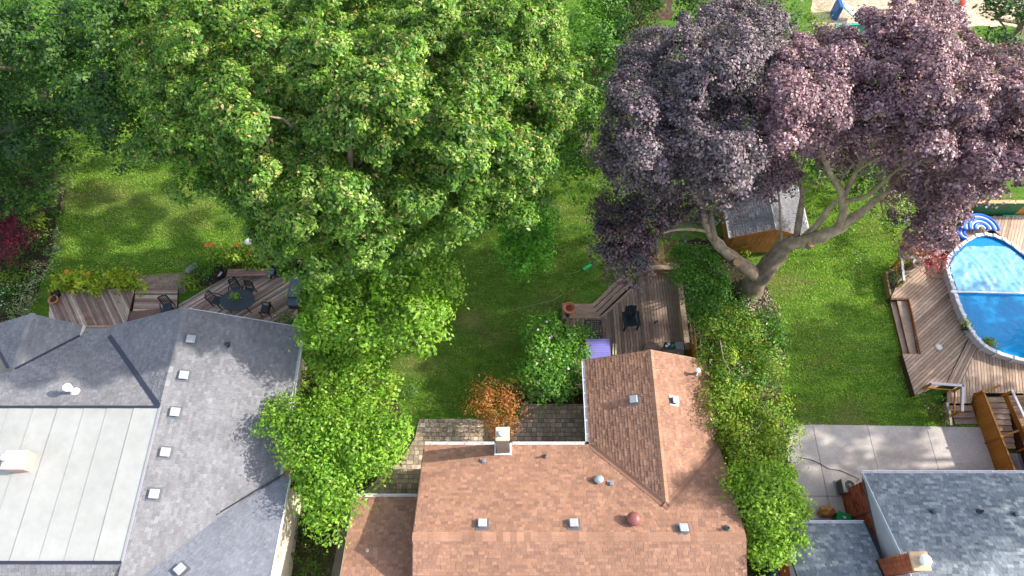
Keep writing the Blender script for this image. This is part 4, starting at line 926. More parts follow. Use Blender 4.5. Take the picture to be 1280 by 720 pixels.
# air conditioners
def ac(name, p, s, label, rz=0, casing=lin('#b9b2a4'), side=(.08, .07, .055)):
    T = Thing(name, p, label, 'air conditioner'); p = Vector(p); h = .62
    mb = MB(); mb.box(p + Vector((0, 0, .05)), (s * 1.15, s * 1.15, .1), (.3, .29, .27)); T.part('pad', mb, M_STONE)
    mb = MB(); mb.box(p + Vector((0, 0, .1 + h / 2)), (s * .96, s * .96, h), side, bev=.06)
    for k in range(7): mb.box(p + Vector((0, 0, .18 + k * .075)), (s * .985, s * .985, .02), mul(side, 1.8))
    T.part('casing', mb, M_PAINT)
    top = MB(); zt = p.z + .1 + h; r = s * .36; N_ = 28; ang = [2 * math.pi * (k + .5) / N_ for k in range(N_)]
    sq = []
    for a in ang:
        c_, s__ = math.cos(a), math.sin(a); m_ = max(abs(c_), abs(s__)); sq.append((p.x + c_ / m_ * s / 2, p.y + s__ / m_ * s / 2))
    vs = [(x, y, zt) for x, y in sq] + [(x, y, zt + .05) for x, y in sq] + [(p.x + r * math.cos(a), p.y + r * math.sin(a), zt + .06) for a in ang] + [(p.x + r * math.cos(a), p.y + r * math.sin(a), zt - .08) for a in ang]
    top.faces(vs, [(k + N_ * q, (k + 1) % N_ + N_ * q, (k + 1) % N_ + N_ * (q + 1), k + N_ * (q + 1)) for q in range(3) for k in range(N_)], casing); T.part('top_cover', top, M_PAINT)
    mb = MB(); mb.lathe((p.x, p.y, zt - .1), [(r * 1.0, 0), (.01, .01)], (.02, .02, .025), 24, caps=False); T.part('fan_well', mb, M_PAINT)
    g = MB()
    for k in range(4):
        rr = r * (.35 + .2 * k); pts = [(p.x + rr * math.cos(a), p.y + rr * math.sin(a), zt + .055) for a in np.linspace(0, 2 * math.pi, 25)]; g.tube(pts, .006, (.25, .25, .26), 4, caps=False)
    for k in range(6):
        a = k * math.pi / 3; g.beam((p.x, p.y, zt + .06), (p.x + r * math.cos(a), p.y + r * math.sin(a), zt + .055), .012, .01, (.25, .25, .26))
    g.lathe((p.x, p.y, zt + .05), [(r * .3, 0), (r * .28, .025), (.01, .03)], (.42, .42, .44), 16); T.part('fan_grille', g, M_PAINT)
ac('air_conditioner', at(1053, 611, .0), .62, 'beige air conditioner unit beside the brick wall on the concrete patio')
ac('air_conditioner', at(484, 633, .0), .66, 'grey air conditioner half hidden behind the low brown roof', casing=lin('#9aa4a4'))
# cable
mb = MB(); mb.tube([at(1000, 572, .08), at(1012, 574, .08), at(1024, 579, .08), at(1036, 586, .08), at(1050, 588, .08), at(1062, 593, .08), at(1074, 599, .1), Vector((14.95, 6.2, 1.0))], .014, (.03, .025, .02), 6); single('cable', mb, M_PLASTIC, 'dark cable snaking across the concrete patio to the house corner', 'cable', at(1040, 588, .06))
mb = MB(); mb.tube([at(1012, 595, .07), at(1030, 611, .07), at(1043, 622, .07)], .006, (.12, .1, .08), 5)
# bags
def blob(c, d, col, seed, n=10, amp=.18, name=None):
    mb = MB(); vs = []; nn = n * 2
    for i in range(n + 1):
        ph = math.pi * i / n
        for j in range(nn):
            th2 = 2 * math.pi * j / nn; v = Vector((math.sin(ph) * math.cos(th2), math.sin(ph) * math.sin(th2), math.cos(ph)))
            k = 1 + amp * noise.noise(v * 2.2 + Vector((seed, 0, 0))) * 2; vs.append(Vector(c) + Vector((v.x * d[0], v.y * d[1], v.z * d[2])) * k)
    mb.faces(vs, [(i * nn + j, (i + 1) * nn + j, (i + 1) * nn + (j + 1) % nn, i * nn + (j + 1) % nn) for i in range(n) for j in range(nn)], col); return mb
q = at(1031, 640, .06); T = Thing('paper_bag', q, 'torn brown paper bag slumped on the concrete patio', 'bag')
mb = blob(q + Vector((0, 0, .2)), (.36, .26, .22), lin('#b98a54'), 3, amp=.22); T.part('bag_body', mb, M_FABRIC)
mb = MB(); mb.box(q + Vector((.14, -.04, .42)), (.24, .2, .02), lin('#b0542c'), rz=.5); T.part('bag_flap', mb, M_FABRIC)
q = at(1048, 650, .06); mb = MB()
T = Thing('recycling_bin', q, 'green plastic bin with pale emblem beside the paper bag', 'bin')
m4 = Matrix.Translation(q + Vector((0, 0, .3))) @ Matrix.Rotation(-.35, 4, 'Z')
mb.box(None, (.55, .42, .55), lin('#0a8a4c'), mtx=m4, bev=.05); T.part('bin_body', mb, M_PLASTIC)
mb = MB(); mb.box(None, (.6, .47, .07), lin('#12a05a'), mtx=m4 @ Matrix.Translation((0, 0, .3)), bev=.03); T.part('lid', mb, M_PLASTIC)
mb = MB(); mb.box(None, (.14, .1, .008), (.6, .75, .65), mtx=m4 @ Matrix.Translation((0, .02, .34))); T.part('emblem', mb, M_PLASTIC)
# teal ladder frame at the bottom edge
q = at(972, 712, 0); T = Thing('folding_rack', q, 'bright blue slatted rack at the bottom edge under the lime green tree', 'rack')
a, b = at(962, 722, .9), at(980, 696, .9); c_, d_ = at(972, 730, .9), at(984, 703, .9)
for u_, v_ in ((a, b), (c_, d_)): mb = MB(); mb.beam(u_, v_, .07, .07, lin('#1a7aa0')); T.part('rail', mb, M_PAINT)
for k in range(7): t = (k + .3) / 7; mb = MB(); mb.beam(a.lerp(b, t), c_.lerp(d_, t), .05, .03, lin('#1a7aa0')); T.part('slat', mb, M_PAINT)
for u_ in (a, b, c_, d_): mb = MB(); mb.box((u_.x, u_.y, .43), (.06, .06, .84), lin('#1a7aa0')); T.part('leg', mb, M_PAINT)
# hose, sprayer on the lawn
mb = MB(); mb.tube([at(702, 343, .03), at(718, 341, .03), at(728, 337, .03), at(737, 333, .06)], .018, lin('#6a8a58'), 6); mb.beam(at(729, 337, .08), at(739, 331, .08), .16, .1, lin('#1fae62')); single('hose_sprayer', mb, M_PLASTIC, 'bright green sprayer head with hose lying on the lawn', 'hose', at(730, 337, 0))
mb = MB(); mb.tube([at(640, 388, .03), at(655, 384, .03), at(672, 380, .03), at(690, 376, .03), at(706, 366, .03)], .014, lin('#8a9a68'), 6); single('garden_hose', mb, M_PLASTIC, 'thin pale hose curving over the lawn towards the deck steps', 'hose', at(670, 380, 0))
# drain plate / speaker on the pool deck
q = at(1173, 434, zp); T = Thing('skimmer_cover', q, 'round grey skimmer lid lying on the pool deck boards', 'cover'); mb = MB(); mb.lathe(q + Vector((0, 0, .005)), [(.17, 0), (.17, .04), (.13, .05), (.12, .03)], (.55, .53, .5), 20); T.part('rim', mb, M_PLASTIC); mb = MB(); mb.lathe(q + Vector((0, 0, .03)), [(.11, 0), (.09, .02), (.01, .03)], (.68, .66, .63), 18); T.part('knob', mb, M_PLASTIC)
q = at(1144, 332, zp); mb = MB(); mb.lathe(q, [(.12, 0), (.26, .25), (.27, .32), (.24, .3), (.1, .08)], (.6, .57, .52), 18); single('bird_bath', mb, M_STONE, 'shallow pale stone bowl inside the deck corner railing', 'bowl', q)
# folded striped parasol/dark lounger at the right border
q = at(1281, 500, .8); T = Thing('deck_lounger', q, 'black slatted lounger with a white cushion at the right picture edge', 'lounger')
mb = blob(q + Vector((.1, .1, .45)), (.35, .28, .12), (.7, .66, .64), 9); T.part('cushion', mb, M_FABRIC)
for k in range(7): mb = MB(); mb.beam(q + Vector((-.25 + .02 * k, -.15 - .12 * k, .35 - .02 * k)), q + Vector((.6, .1 - .12 * k, .35 - .02 * k)), .05, .03, (.012, .012, .016)); T.part('slat', mb, M_PLASTIC)
for a_ in (0, .5): mb = MB(); mb.box(q + Vector((a_, -.4, .1)), (.04, .04, .4), (.012, .012, .016)); T.part('leg', mb, M_PLASTIC)
q = at(1278, 537, .75); mb = blob(q + Vector((.15, 0, .1)), (.2, .18, .12), (.45, .02, .04), 4); single('red_cushion', mb, M_FABRIC, 'small red cushion at the right edge of the stair landing', 'cushion', q)
# things in the far top right garden
q = at(1048, 24, 0); T = Thing('toy_slide', q, 'small blue and white plastic play slide on the sand far away', 'slide')
mb = MB(); mb.box(q + Vector((-.25, .3, .55)), (.3, .9, 1.1), lin('#1d5a9c'), bev=.05); T.part('tower', mb, M_PLASTIC); mb = MB(); mb.beam(q + Vector((0, .2, 1.0)), q + Vector((1.0, -.1, .3)), .5, .08, lin('#a8d4e4')); T.part('chute', mb, M_PLASTIC)
mb = MB(); mb.beam(at(1041, 38, .5), at(1082, 36, .5), .18, .9, lin('#3a9c90')); single('paddling_pool', mb, M_PLASTIC, 'teal edge of a low wall between the far gardens', 'low wall', at(1060, 38, 0))
q = at(1193, 9, .05)
T = Thing('beach_ball', q, 'colourful segmented beach ball lying on the far sand', 'ball')
for k, col in enumerate((lin('#e8e4dc'), lin('#2a80c8'), lin('#e8b020'), lin('#e8e4dc'), lin('#d85030'), lin('#2a80c8'))):
    mb = MB(); a0 = k * math.pi / 3; vs = []
    for i in range(9):
        for j in range(4): a = a0 + j * math.pi / 9; ph = math.pi * i / 8; vs.append(q + Vector((math.sin(ph) * math.cos(a) * .5, math.sin(ph) * math.sin(a) * .5, .5 + math.cos(ph) * .5)))
    mb.faces(vs, [(i * 4 + j, (i + 1) * 4 + j, (i + 1) * 4 + j + 1, i * 4 + j + 1) for i in range(8) for j in range(3)], col); T.part('segment', mb, M_PLASTIC, smooth=True)
# ---------------------------------------------------------------- vegetation
def leaf_mesh(name, pos, nrm, size, col, mat_, parent, loc, aspect=.55, fold=.18, droop=0.0):
    n = len(pos); nrm = nrm / np.linalg.norm(nrm, axis=1, keepdims=True)
    r = RNG.normal(size=(n, 3)); r[:, 2] -= droop
    t = r - nrm * (r * nrm).sum(1, keepdims=True); t /= np.linalg.norm(t, axis=1, keepdims=True)
    b = np.cross(nrm, t); s = (size if np.ndim(size) else np.full(n, size))[:, None]
    p0 = pos - t * s * .5; p2 = pos + t * s * .5; m_ = pos + nrm * s * fold - t * s * .05
    p1 = m_ + b * s * aspect * .5; p3 = m_ - b * s * aspect * .5
    v = np.stack([p0, p1, p2, p3], 1).reshape(-1, 3) - np.array(loc)
    me = bpy.data.meshes.new(name); me.vertices.add(4 * n); me.vertices.foreach_set('co', v.astype(np.float32).ravel())
    me.loops.add(4 * n); me.loops.foreach_set('vertex_index', np.arange(4 * n, dtype=np.int32))
    me.polygons.add(n); me.polygons.foreach_set('loop_start', np.arange(0, 4 * n, 4, dtype=np.int32))
    try: me.polygons.foreach_set('loop_total', np.full(n, 4, dtype=np.int32))
    except Exception: pass
    a = me.attributes.new('col', 'FLOAT_COLOR', 'FACE'); a.data.foreach_set('color', np.concatenate([np.clip(col, 0, 1), np.ones((n, 1))], 1).astype(np.float32).ravel())
    me.materials.append(mat_); me.update(calc_edges=True)
    o = bpy.data.objects.new(name, me); S.collection.objects.link(o); o.parent = parent; return o
def crown_pts(poly, ze, zt, sp, edge=.55, pw=2.0, inset=.5):
    """clump centres inside a crown: outline + dome of real heights"""
    P = [(float(a), float(b)) for a, b in poly]; xs = [p[0] for p in P]; ys = [p[1] for p in P]; out = []; y = min(ys); row = 0
    gx, gy = [], []
    while y < max(ys):
        x = min(xs) + (sp * .5 if row % 2 else 0)
        while x < max(xs): gx.append(x + random.uniform(-.35, .35) * sp); gy.append(y + random.uniform(-.35, .35) * sp); x += sp
        y += sp * .85; row += 1
    gx, gy = np.array(gx), np.array(gy); k = inpoly(P, gx, gy); gx, gy = gx[k], gy[k]; d = edge_dist(P, gx, gy)
    k = (d > sp * inset * .5) | (d >= d.max() * .8); gx, gy, d = gx[k], gy[k], d[k]; D = d.max() + 1e-6
    f = (1 - (1 - np.clip(d / (D * edge), 0, 1)) ** pw) ** (1 / pw)
    out = []
    for x, y, q in zip(gx, gy, f):
        h = noise.noise(Vector((x * .021, y * .021, zt))) * .48 * (zt - ze)
        z = ze + (zt - ze) * q + h; out.append((at(x, y, max(z, .25)), q, x, y))
    return out
UP = np.array([0, 0, 1.])
def foliage(pts, rpx, n_clump, n_leaf, size, pal, up=.7, rad_jit=.42, csz=.34, tip=None, tipf=0., yel=None, sun_var=.25, under=True, flat=.75, dark_under=True):
    """returns arrays pos,nrm,size,col for a crown made of blobs -> clumps -> leaves"""
    P, Nn, Sz, C = [], [], [], []
    pal = np.array([c[:3] for c in pal])
    for (c, q, px, py) in pts:
        r = rpx * (CAM_H - c.z) / 30.0 / FPX * 32 * random.uniform(1 - rad_jit, 1 + rad_jit)
        nc = max(3, int(n_clump * random.uniform(.75, 1.25)))
        d = RNG.normal(size=(nc, 3)); d[:, 2] = np.abs(d[:, 2]) * .9 - .25; d /= np.linalg.norm(d, axis=1, keepdims=True)
        cc = np.array(c) + d * np.array([r, r, r * flat]) * RNG.uniform(.65, 1.08, (nc, 1)); cc[:, 2] = np.maximum(cc[:, 2], .12)
        base = pal[RNG.integers(len(pal), size=nc)] * RNG.uniform(.82, 1.2, (nc, 1)) * random.uniform(.85, 1.15)
        nl = n_leaf
        off = RNG.normal(size=(nc, nl, 3)) * csz * r * np.array([1, 1, .55])
        pos = cc[:, None, :] + off; pos = pos.reshape(-1, 3); pos[:, 2] = np.maximum(pos[:, 2], .05)
        nr = d[:, None, :] * .7 + RNG.normal(size=(nc, nl, 3)) * .55 + UP * up + off / (csz * r) * .25; nr = nr.reshape(-1, 3)
        co = np.repeat(base, nl, 0) * RNG.uniform(1 - sun_var, 1 + sun_var, (nc * nl, 1))  # random tone per leaf
        if yel is not None:
            m_ = RNG.random(nc * nl) < .05; co[m_] = np.array(yel[:3]) * RNG.uniform(.8, 1.2, (m_.sum(), 1))
        if tip is not None:
            top = (off[:, :, 2] > csz * r * .25).reshape(-1); m_ = top & (RNG.random(nc * nl) < tipf); co[m_] = np.array(tip[:3]) * RNG.uniform(.7, 1.3, (m_.sum(), 1))
        P.append(pos); Nn.append(nr); Sz.append(np.full(nc * nl, size) * RNG.uniform(.6, 1.3, nc * nl)); C.append(co)
    return np.concatenate(P), np.concatenate(Nn), np.concatenate(Sz), np.concatenate(C)
NLEAF = 0
def limb(mb, a, b, r0, r1, col, bend=.12, n=7, seg=6):
    a, b = Vector(a), Vector(b); L = (b - a).length; j = Vector((random.uniform(-1, 1), random.uniform(-1, 1), .6)) * L * bend
    pts = []; rr = []
    for k in range(seg + 1):
        t = k / seg; p = a.lerp(b, t) + j * math.sin(math.pi * t) + Vector((random.uniform(-1, 1), random.uniform(-1, 1), random.uniform(-1, 1))) * L * .02 * (0 < k < seg); pts.append(p); rr.append(r0 + (r1 - r0) * t)
    mb.tube(pts, rr, col, n); return pts
def tree(name, label, cat, poly, ze, zt, base, pal, sp=26, rpx=20, n_clump=16, n_leaf=12, size=.16, trunk_r=.2, fork=.4, group=None, m=None, edge=.55,
         under=.5, bark='#6e6054', limbs=10, aspect=.55, csz=.34, pieces='crown', droop=0, **kw):
    global NLEAF
    T = Thing(name, base, label, cat, group); B = Vector(base)
    pts = crown_pts(poly, ze, zt, sp, edge)
    mb = MB(); bc = lin(bark); top = max(p[0].z for p in pts)
    cx = sum((p[0] for p in pts), Vector()) / len(pts)
    fk = B.lerp(cx, fork * .5); fk.z = max(.2, ze * fork + .1 * top)
    mb.tube([B + Vector((0, 0, -.1)), B.lerp(fk, .12) + Vector((0, 0, .1)), B.lerp(fk, .6), fk], [trunk_r * 1.5, trunk_r * 1.1, trunk_r, trunk_r * .85], bc, 9)
    T.part('trunk', mb, M_BARK, smooth=True)
    mb = MB()
    for k in range(limbs):
        q = random.choice([w for w in pts if w[1] > .6] or pts)[0] - Vector((0, 0, .4)); pp = limb(mb, fk, q, trunk_r * .5, trunk_r * .1, bc, n=6)
        for _ in range(2):
            q2 = min(random.sample(pts, min(6, len(pts))), key=lambda w: (w[0] - pp[4]).length)[0]; limb(mb, pp[3], q2, trunk_r * .2, trunk_r * .06, bc, n=5, seg=4)
    if limbs: T.part('branch', mb, M_BARK)
    pos, nr, sz, co = foliage(pts, rpx, n_clump, n_leaf, size, pal, csz=csz, **kw)
    if under:
        lo = [(p - Vector((0, 0, (p.z - ze) * .35 + 1.0 if ze > 2.2 else p.z * .3)), q, a, b) for p, q, a, b in pts if random.random() < under]
        if lo:
            kw2 = dict(kw); kw2.pop('tip', None)
            p2, n2, s2, c2 = foliage(lo or pts[:1], rpx, n_clump * .6, n_leaf * 2 // 3, size * 1.1, pal, csz=csz, **kw2)
            pos, nr, sz, co = np.concatenate([pos, p2]), np.concatenate([nr, n2]), np.concatenate([sz, s2]), np.concatenate([co, c2])
    o = leaf_mesh(pieces, pos, nr, sz, co, m or M_LEAF, T.o, T.loc, aspect=aspect, droop=droop); NLEAF += len(pos)
    return T, pts, fk
def L3(*h): return [lin(x) for x in h]
ASH = [(.14, .27, .03), (.10, .22, .025), (.20, .34, .045), (.065, .15, .02), (.28, .40, .085), (.085, .19, .028)]  # palest tone is a highlight colour standing in for sunlit leaves
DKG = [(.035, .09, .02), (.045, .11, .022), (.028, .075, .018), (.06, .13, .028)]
MID = [(.075, .20, .016), (.10, .24, .02), (.06, .16, .014)]
LIM = [(.18, .35, .022), (.22, .39, .03), (.14, .30, .02), (.28, .42, .06), (.20, .37, .022), (.12, .26, .02)]
YGR = [(.24, .33, .028), (.19, .29, .022), (.29, .35, .035), (.15, .25, .02)]
PUR = [mul(mix(c, (.1, .08, .085), .35), 2.5) for c in ((.085, .048, .062), (.12, .075, .09), (.06, .035, .05), (.15, .105, .115), (.10, .062, .062), (.07, .05, .065))]
# big green tree over two gardens
tree('ash_tree', 'huge bright green tree with pale orange tipped leaf clusters over the middle lawns', 'tree',
     [(175, -60), (150, 20), (138, 70), (165, 120), (180, 165), (162, 185), (185, 205), (225, 208), (262, 220), (290, 262), (318, 282), (328, 312), (365, 322), (430, 318), (480, 308), (520, 292), (556, 264), (600, 255), (650, 248), (676, 240), (684, 205), (700, 165), (742, 120), (735, 80), (700, 40), (720, -20), (700, -60)],
     8.2, 14.5, at(440, 330, 0), ASH, sp=21, rpx=16, n_clump=26, n_leaf=27, size=.16, trunk_r=.45, edge=.75, tip=(.50, .36, .14), tipf=.10, limbs=26, under=.65, aspect=.5, csz=.26, droop=.5, bark='#8a7a6c')
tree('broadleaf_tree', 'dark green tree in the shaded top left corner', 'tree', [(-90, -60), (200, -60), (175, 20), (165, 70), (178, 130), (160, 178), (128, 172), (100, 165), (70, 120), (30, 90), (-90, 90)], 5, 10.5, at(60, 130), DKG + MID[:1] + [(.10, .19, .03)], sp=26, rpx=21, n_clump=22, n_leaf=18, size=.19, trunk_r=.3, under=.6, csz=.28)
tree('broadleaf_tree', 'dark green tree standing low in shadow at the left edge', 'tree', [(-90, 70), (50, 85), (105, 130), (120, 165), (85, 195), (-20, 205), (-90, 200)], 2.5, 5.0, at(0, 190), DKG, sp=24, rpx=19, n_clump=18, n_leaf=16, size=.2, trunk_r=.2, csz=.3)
tree('broadleaf_tree', 'green tree behind the right flank of the huge bright tree', 'tree', [(710, -60), (790, -60), (785, 20), (790, 60), (762, 110), (757, 160), (740, 205), (712, 222), (682, 205), (668, 150), (700, 100)], 3.0, 6.0, at(722, 190), MID, sp=27, rpx=20, n_clump=19, n_leaf=14, size=.2, trunk_r=.25, under=.4, csz=.3)
# shrubs at far left
tree('shrub', 'large dark green shrub mass along the left garden edge', 'shrub', [(-60, 180), (40, 170), (75, 205), (78, 240), (45, 268), (-10, 275), (-60, 280)], .6, 2.6, at(10, 250), MID + DKG, sp=24, rpx=17, n_clump=14, n_leaf=12, size=.17, trunk_r=.06, csz=.32, limbs=4)
for lab, poly, pal in (('mixed low greenery filling the bed at the left garden edge', [(-40, 150), (40, 155), (80, 215), (72, 262), (62, 320), (40, 350), (5, 400), (-60, 400)], MID + DKG), ('low greenery under the cedar hedge', [(845, 300), (900, 300), (940, 360), (975, 420), (968, 500), (995, 600), (1005, 730), (935, 730), (895, 560), (872, 440)], MID + DKG),
        ('weeds and seedlings under the maple trees', [(372, 450), (470, 450), (515, 545), (455, 605), (430, 640), (380, 640)], MID + YGR)):
    P_ = crown_pts(poly, .1, .4, 15, .4); a_, b_, c_2, d_2 = foliage(P_, 10, 7, 9, .15, pal); gc = leaf_mesh('ground_cover', a_, b_, c_2, d_2, M_LEAF, None, (0, 0, 0)); tag(gc, lab, 'ground cover', kind='stuff')
tree('japanese_maple', 'crimson leaved small maple at the left picture edge', 'tree', [(-40, 268), (12, 262), (30, 285), (36, 312), (20, 328), (-8, 322), (-40, 325)], .8, 2.0, at(0, 330), [(.16, .012, .04), (.11, .008, .03), (.22, .02, .06)], sp=17, rpx=12, n_clump=12, n_leaf=14, size=.13, trunk_r=.06, csz=.34, limbs=4)
tree('shrub', 'low yellow green shrub above the crimson maple', 'shrub', [(24, 250), (52, 258), (68, 285), (52, 320), (38, 300)], .3, .9, at(50, 300), YGR, sp=15, rpx=11, n_clump=9, n_leaf=10, size=.15, trunk_r=.03, limbs=0)
tree('shrub', 'pale speckled shrub in sun at the back of the left lawn', 'shrub', [(62, 205), (82, 208), (88, 235), (76, 260), (64, 240)], .4, 1.4, at(78, 250), [(.2, .25, .08), (.13, .2, .04), (.3, .28, .14)], sp=13, rpx=10, n_clump=9, n_leaf=10, size=.13, trunk_r=.03, limbs=0)
def strip_plants(name, label, cat, poly, z0, z1, pal, sp=11, rpx=9, nc=7, nl=9, size=.12, base=None, tip=None, tipf=0, **kw):
    b = base or at(sum(p[0] for p in poly) / len(poly), sum(p[1] for p in poly) / len(poly)); T = Thing(name, b, label, cat)
    pts = crown_pts(poly, z0, z1, sp, .6); pos, nr, sz, co = foliage(pts, rpx, nc, nl, size, pal, tip=tip, tipf=tipf, **kw)
    mb = MB()
    for p, *_ in pts[::3]: mb.tube([Vector((p.x, p.y, 0)), p + Vector((0, 0, .03))], .015, (.08, .1, .03), 4)
    T.part('stem', mb, M_BARK, kind='stuff'); leaf_mesh('foliage', pos, nr, sz, co, M_LEAF, T.o, T.loc, aspect=kw.get('asp', .5)); return T, pts
WHG = [(.32, .38, .20), (.25, .33, .14), (.40, .44, .27), (.18, .27, .09)]
strip_plants('variegated_border', 'pale cream and green variegated plants edging the left lawn', 'border plants', [(66, 278), (78, 282), (72, 318), (62, 340), (48, 362), (44, 385), (22, 412), (-10, 420), (8, 395), (20, 372), (28, 352), (44, 330), (56, 305)], .15, .4, WHG, sp=10, rpx=8, size=.11)
strip_plants('white_daisies', 'patch of small white daisies in the bed by the crimson maple', 'flowers', [(-10, 345), (14, 345), (22, 378), (0, 388), (-20, 380)], .2, .5, MID, sp=11, rpx=8, size=.1, tip=(.8, .8, .78), tipf=.5)
strip_plants('yellow_green_plants', 'yellow green foliage below the crimson maple', 'plants', [(-20, 328), (30, 330), (42, 345), (20, 362), (-20, 352)], .2, .5, YGR, sp=11, rpx=9)
strip_plants('lily_plants', 'bright yellow green day lilies with a few orange blooms behind the streaky deck', 'plants', [(64, 352), (85, 340), (112, 344), (140, 342), (160, 345), (184, 350), (178, 364), (150, 362), (110, 362), (72, 362)], .3, .7, [(.36, .44, .03), (.28, .40, .025), (.42, .46, .05)], sp=9, rpx=9, nc=8, nl=9, size=.24, up=.3)
T, pts = strip_plants('lily_plants', 'green lily bed with orange blooms between lawn and plank bench', 'plants', [(248, 322), (270, 308), (310, 310), (345, 305), (360, 320), (355, 334), (300, 334), (262, 334)], .3, .8, [(.2, .32, .025), (.26, .36, .04), (.14, .26, .02)], sp=10, rpx=9, nc=8, nl=9, size=.22, up=.3)
for k, (px, py) in enumerate(((84, 340), (111, 342), (259, 307), (265, 306), (298, 307), (336, 308), (312, 317), (330, 320))):
    q = at(px, py, .85); T = Thing('day_lily', Vector((q.x, q.y, 0)), ('orange lily bloom standing above the yellow green plants, left one', 'orange lily bloom above the yellow green plants, second from left', 'orange lily bloom left of the paired blooms by the lily bed', 'largest orange bloom at the left end of the lily bed', 'small orange bloom above the middle of the lily bed', 'orange bloom right of the mushroom light', 'yellow orange bloom low in the lily bed', 'orange bloom low at the right of the lily bed')[k], 'flower', 'orange lily blooms')
    mb = MB(); mb.tube([(q.x, q.y, .02), (q.x, q.y, .83)], .012, (.1, .15, .03), 5); T.part('stem', mb, M_BARK)
    for j in range(5):
        a = j * 2 * math.pi / 5; mb = MB(); d = Vector((math.cos(a), math.sin(a), 0)); s_ = Vector((-d.y, d.x, 0)) * .05; mb.faces([q, q + d * .08 + s_ + Vector((0, 0, .06)), q + d * .16 + Vector((0, 0, .05)), q + d * .08 - s_ + Vector((0, 0, .06))], [(0, 1, 2, 3)], (.75, .2, .03)); T.part('petal', mb, M_FABRIC)
tree('shrub', 'bright green feathery shrub at the corner of the streaky deck', 'shrub', [(232, 330), (258, 322), (270, 335), (265, 346), (240, 348)], .4, .9, at(250, 340), [(.08, .22, .01), (.06, .17, .01)], sp=11, rpx=10, n_clump=12, n_leaf=14, size=.09, trunk_r=.03, limbs=0)
tree('hosta', 'small lime green hosta below the feathery shrub', 'plant', [(226, 350), (242, 344), (252, 352), (238, 364), (228, 360)], .2, .4, at(238, 356), [(.25, .34, .03), (.2, .3, .02)], sp=9, rpx=8, n_clump=8, n_leaf=8, size=.16, trunk_r=.02, limbs=0)
tree('shrub', 'green shrub with a pale bloom squeezed between table deck and grey roof', 'shrub', [(336, 394), (362, 392), (374, 400), (366, 410), (342, 404)], .4, .9, at(355, 402), MID, sp=10, rpx=9, n_clump=9, n_leaf=10, size=.13, trunk_r=.03, limbs=0, tip=(.8, .78, .72), tipf=.04)
# round dark shrub on the middle lawn
tree('round_bush', 'dense dark green round bush standing alone on the middle lawn', 'bush', [(612, 288), (618, 262), (645, 252), (685, 248), (698, 262), (696, 290), (690, 318), (668, 334), (650, 342), (632, 330), (618, 312)], .7, 3.2, at(655, 318), [mul(c, 1.9) for c in MID], sp=15, rpx=12, n_clump=17, n_leaf=16, size=.16, trunk_r=.08, limbs=6, sun_var=.35)

T, pts, fk = tree('hibiscus_bush', 'round leafy green bush with pink white flowers at the wing of the brown roof', 'bush', [(650, 445), (652, 415), (668, 400), (690, 392), (715, 402), (730, 420), (734, 448), (728, 475), (712, 492), (690, 502), (668, 492), (652, 470)], .8, 2.7, at(688, 488), [(.11, .27, .025), (.14, .31, .03), (.085, .21, .02), (.19, .36, .05)], sp=14, rpx=12, n_clump=16, n_leaf=14, size=.16, trunk_r=.08, limbs=6, sun_var=.3)
fb = random.sample(pts, 11)
for c, q, a, b in fb:
    mb = MB(); p = c + Vector((random.uniform(-.2, .2), random.uniform(-.2, .1), .36)); col = random.choice([(.7, .45, .5), (.75, .62, .62), (.62, .36, .42)])
    for j in range(5):
        an = j * 2 * math.pi / 5; d = Vector((math.cos(an), math.sin(an), .25)) * .055; s_ = Vector((-math.sin(an), math.cos(an), 0)) * .035; mb.faces([p, p + d * .6 + s_, p + d * 1.1, p + d * .6 - s_], [(0, 1, 2, 3)], col)
    T.part('flower', mb, M_FABRIC)
# orange smoke bush
tree('copper_bush', 'feathery orange and rust bush beside the chimney', 'bush', [(590, 498), (608, 480), (630, 474), (650, 484), (656, 510), (652, 535), (640, 548), (618, 545), (600, 530), (588, 512)], .6, 1.7, at(626, 530), [(.50, .20, .03), (.40, .19, .04), (.55, .24, .06), (.22, .17, .03), (.5, .16, .09)], sp=12, rpx=11, n_clump=11, n_leaf=12, size=.1, trunk_r=.05, limbs=5, aspect=.45, csz=.4, under=.3)
tree('shrub', 'tiny pale green shrub in the bare patch of the middle lawn', 'shrub', [(500, 482), (514, 478), (522, 488), (512, 498), (500, 494)], .2, .5, at(510, 490), [(.10, .2, .06)], sp=8, rpx=7, n_clump=8, n_leaf=8, size=.09, trunk_r=.02, limbs=0)
# lime trees between left and middle houses
tree('maple_tree', 'lime green tree at the foot of the huge tree, reaching over the lawn', 'tree', [(372, 340), (400, 325), (450, 332), (500, 312), (540, 306), (560, 325), (570, 372), (556, 410), (545, 432), (515, 430), (500, 428), (480, 440), (440, 430), (400, 425), (375, 425), (378, 380)], 3.4, 6.2, at(480, 420), LIM, sp=22, rpx=17, n_clump=20, n_leaf=15, size=.19, trunk_r=.16, csz=.3, under=.4)
tree('maple_tree', 'yellow green tree between the grey roof edge and the middle lawn', 'tree', [(372, 425), (400, 415), (455, 428), (485, 450), (492, 480), (505, 505), (470, 520), (420, 515), (392, 505), (384, 470)], 2.2, 3.4, at(435, 500), LIM + YGR[:2], sp=20, rpx=16, n_clump=19, n_leaf=14, size=.17, trunk_r=.12, csz=.3, under=.4)
tree('maple_tree', 'bright lime tree spilling onto the grey roof corner', 'tree', [(345, 505), (375, 505), (420, 500), (480, 505), (515, 525), (520, 550), (500, 575), (468, 592), (445, 600), (432, 640), (412, 668), (395, 655), (378, 625), (370, 590), (345, 578), (322, 545), (330, 520)], 2.9, 4.1, at(430, 600), LIM, sp=20, rpx=16, n_clump=21, n_leaf=15, size=.16, trunk_r=.13, csz=.3, under=.45)
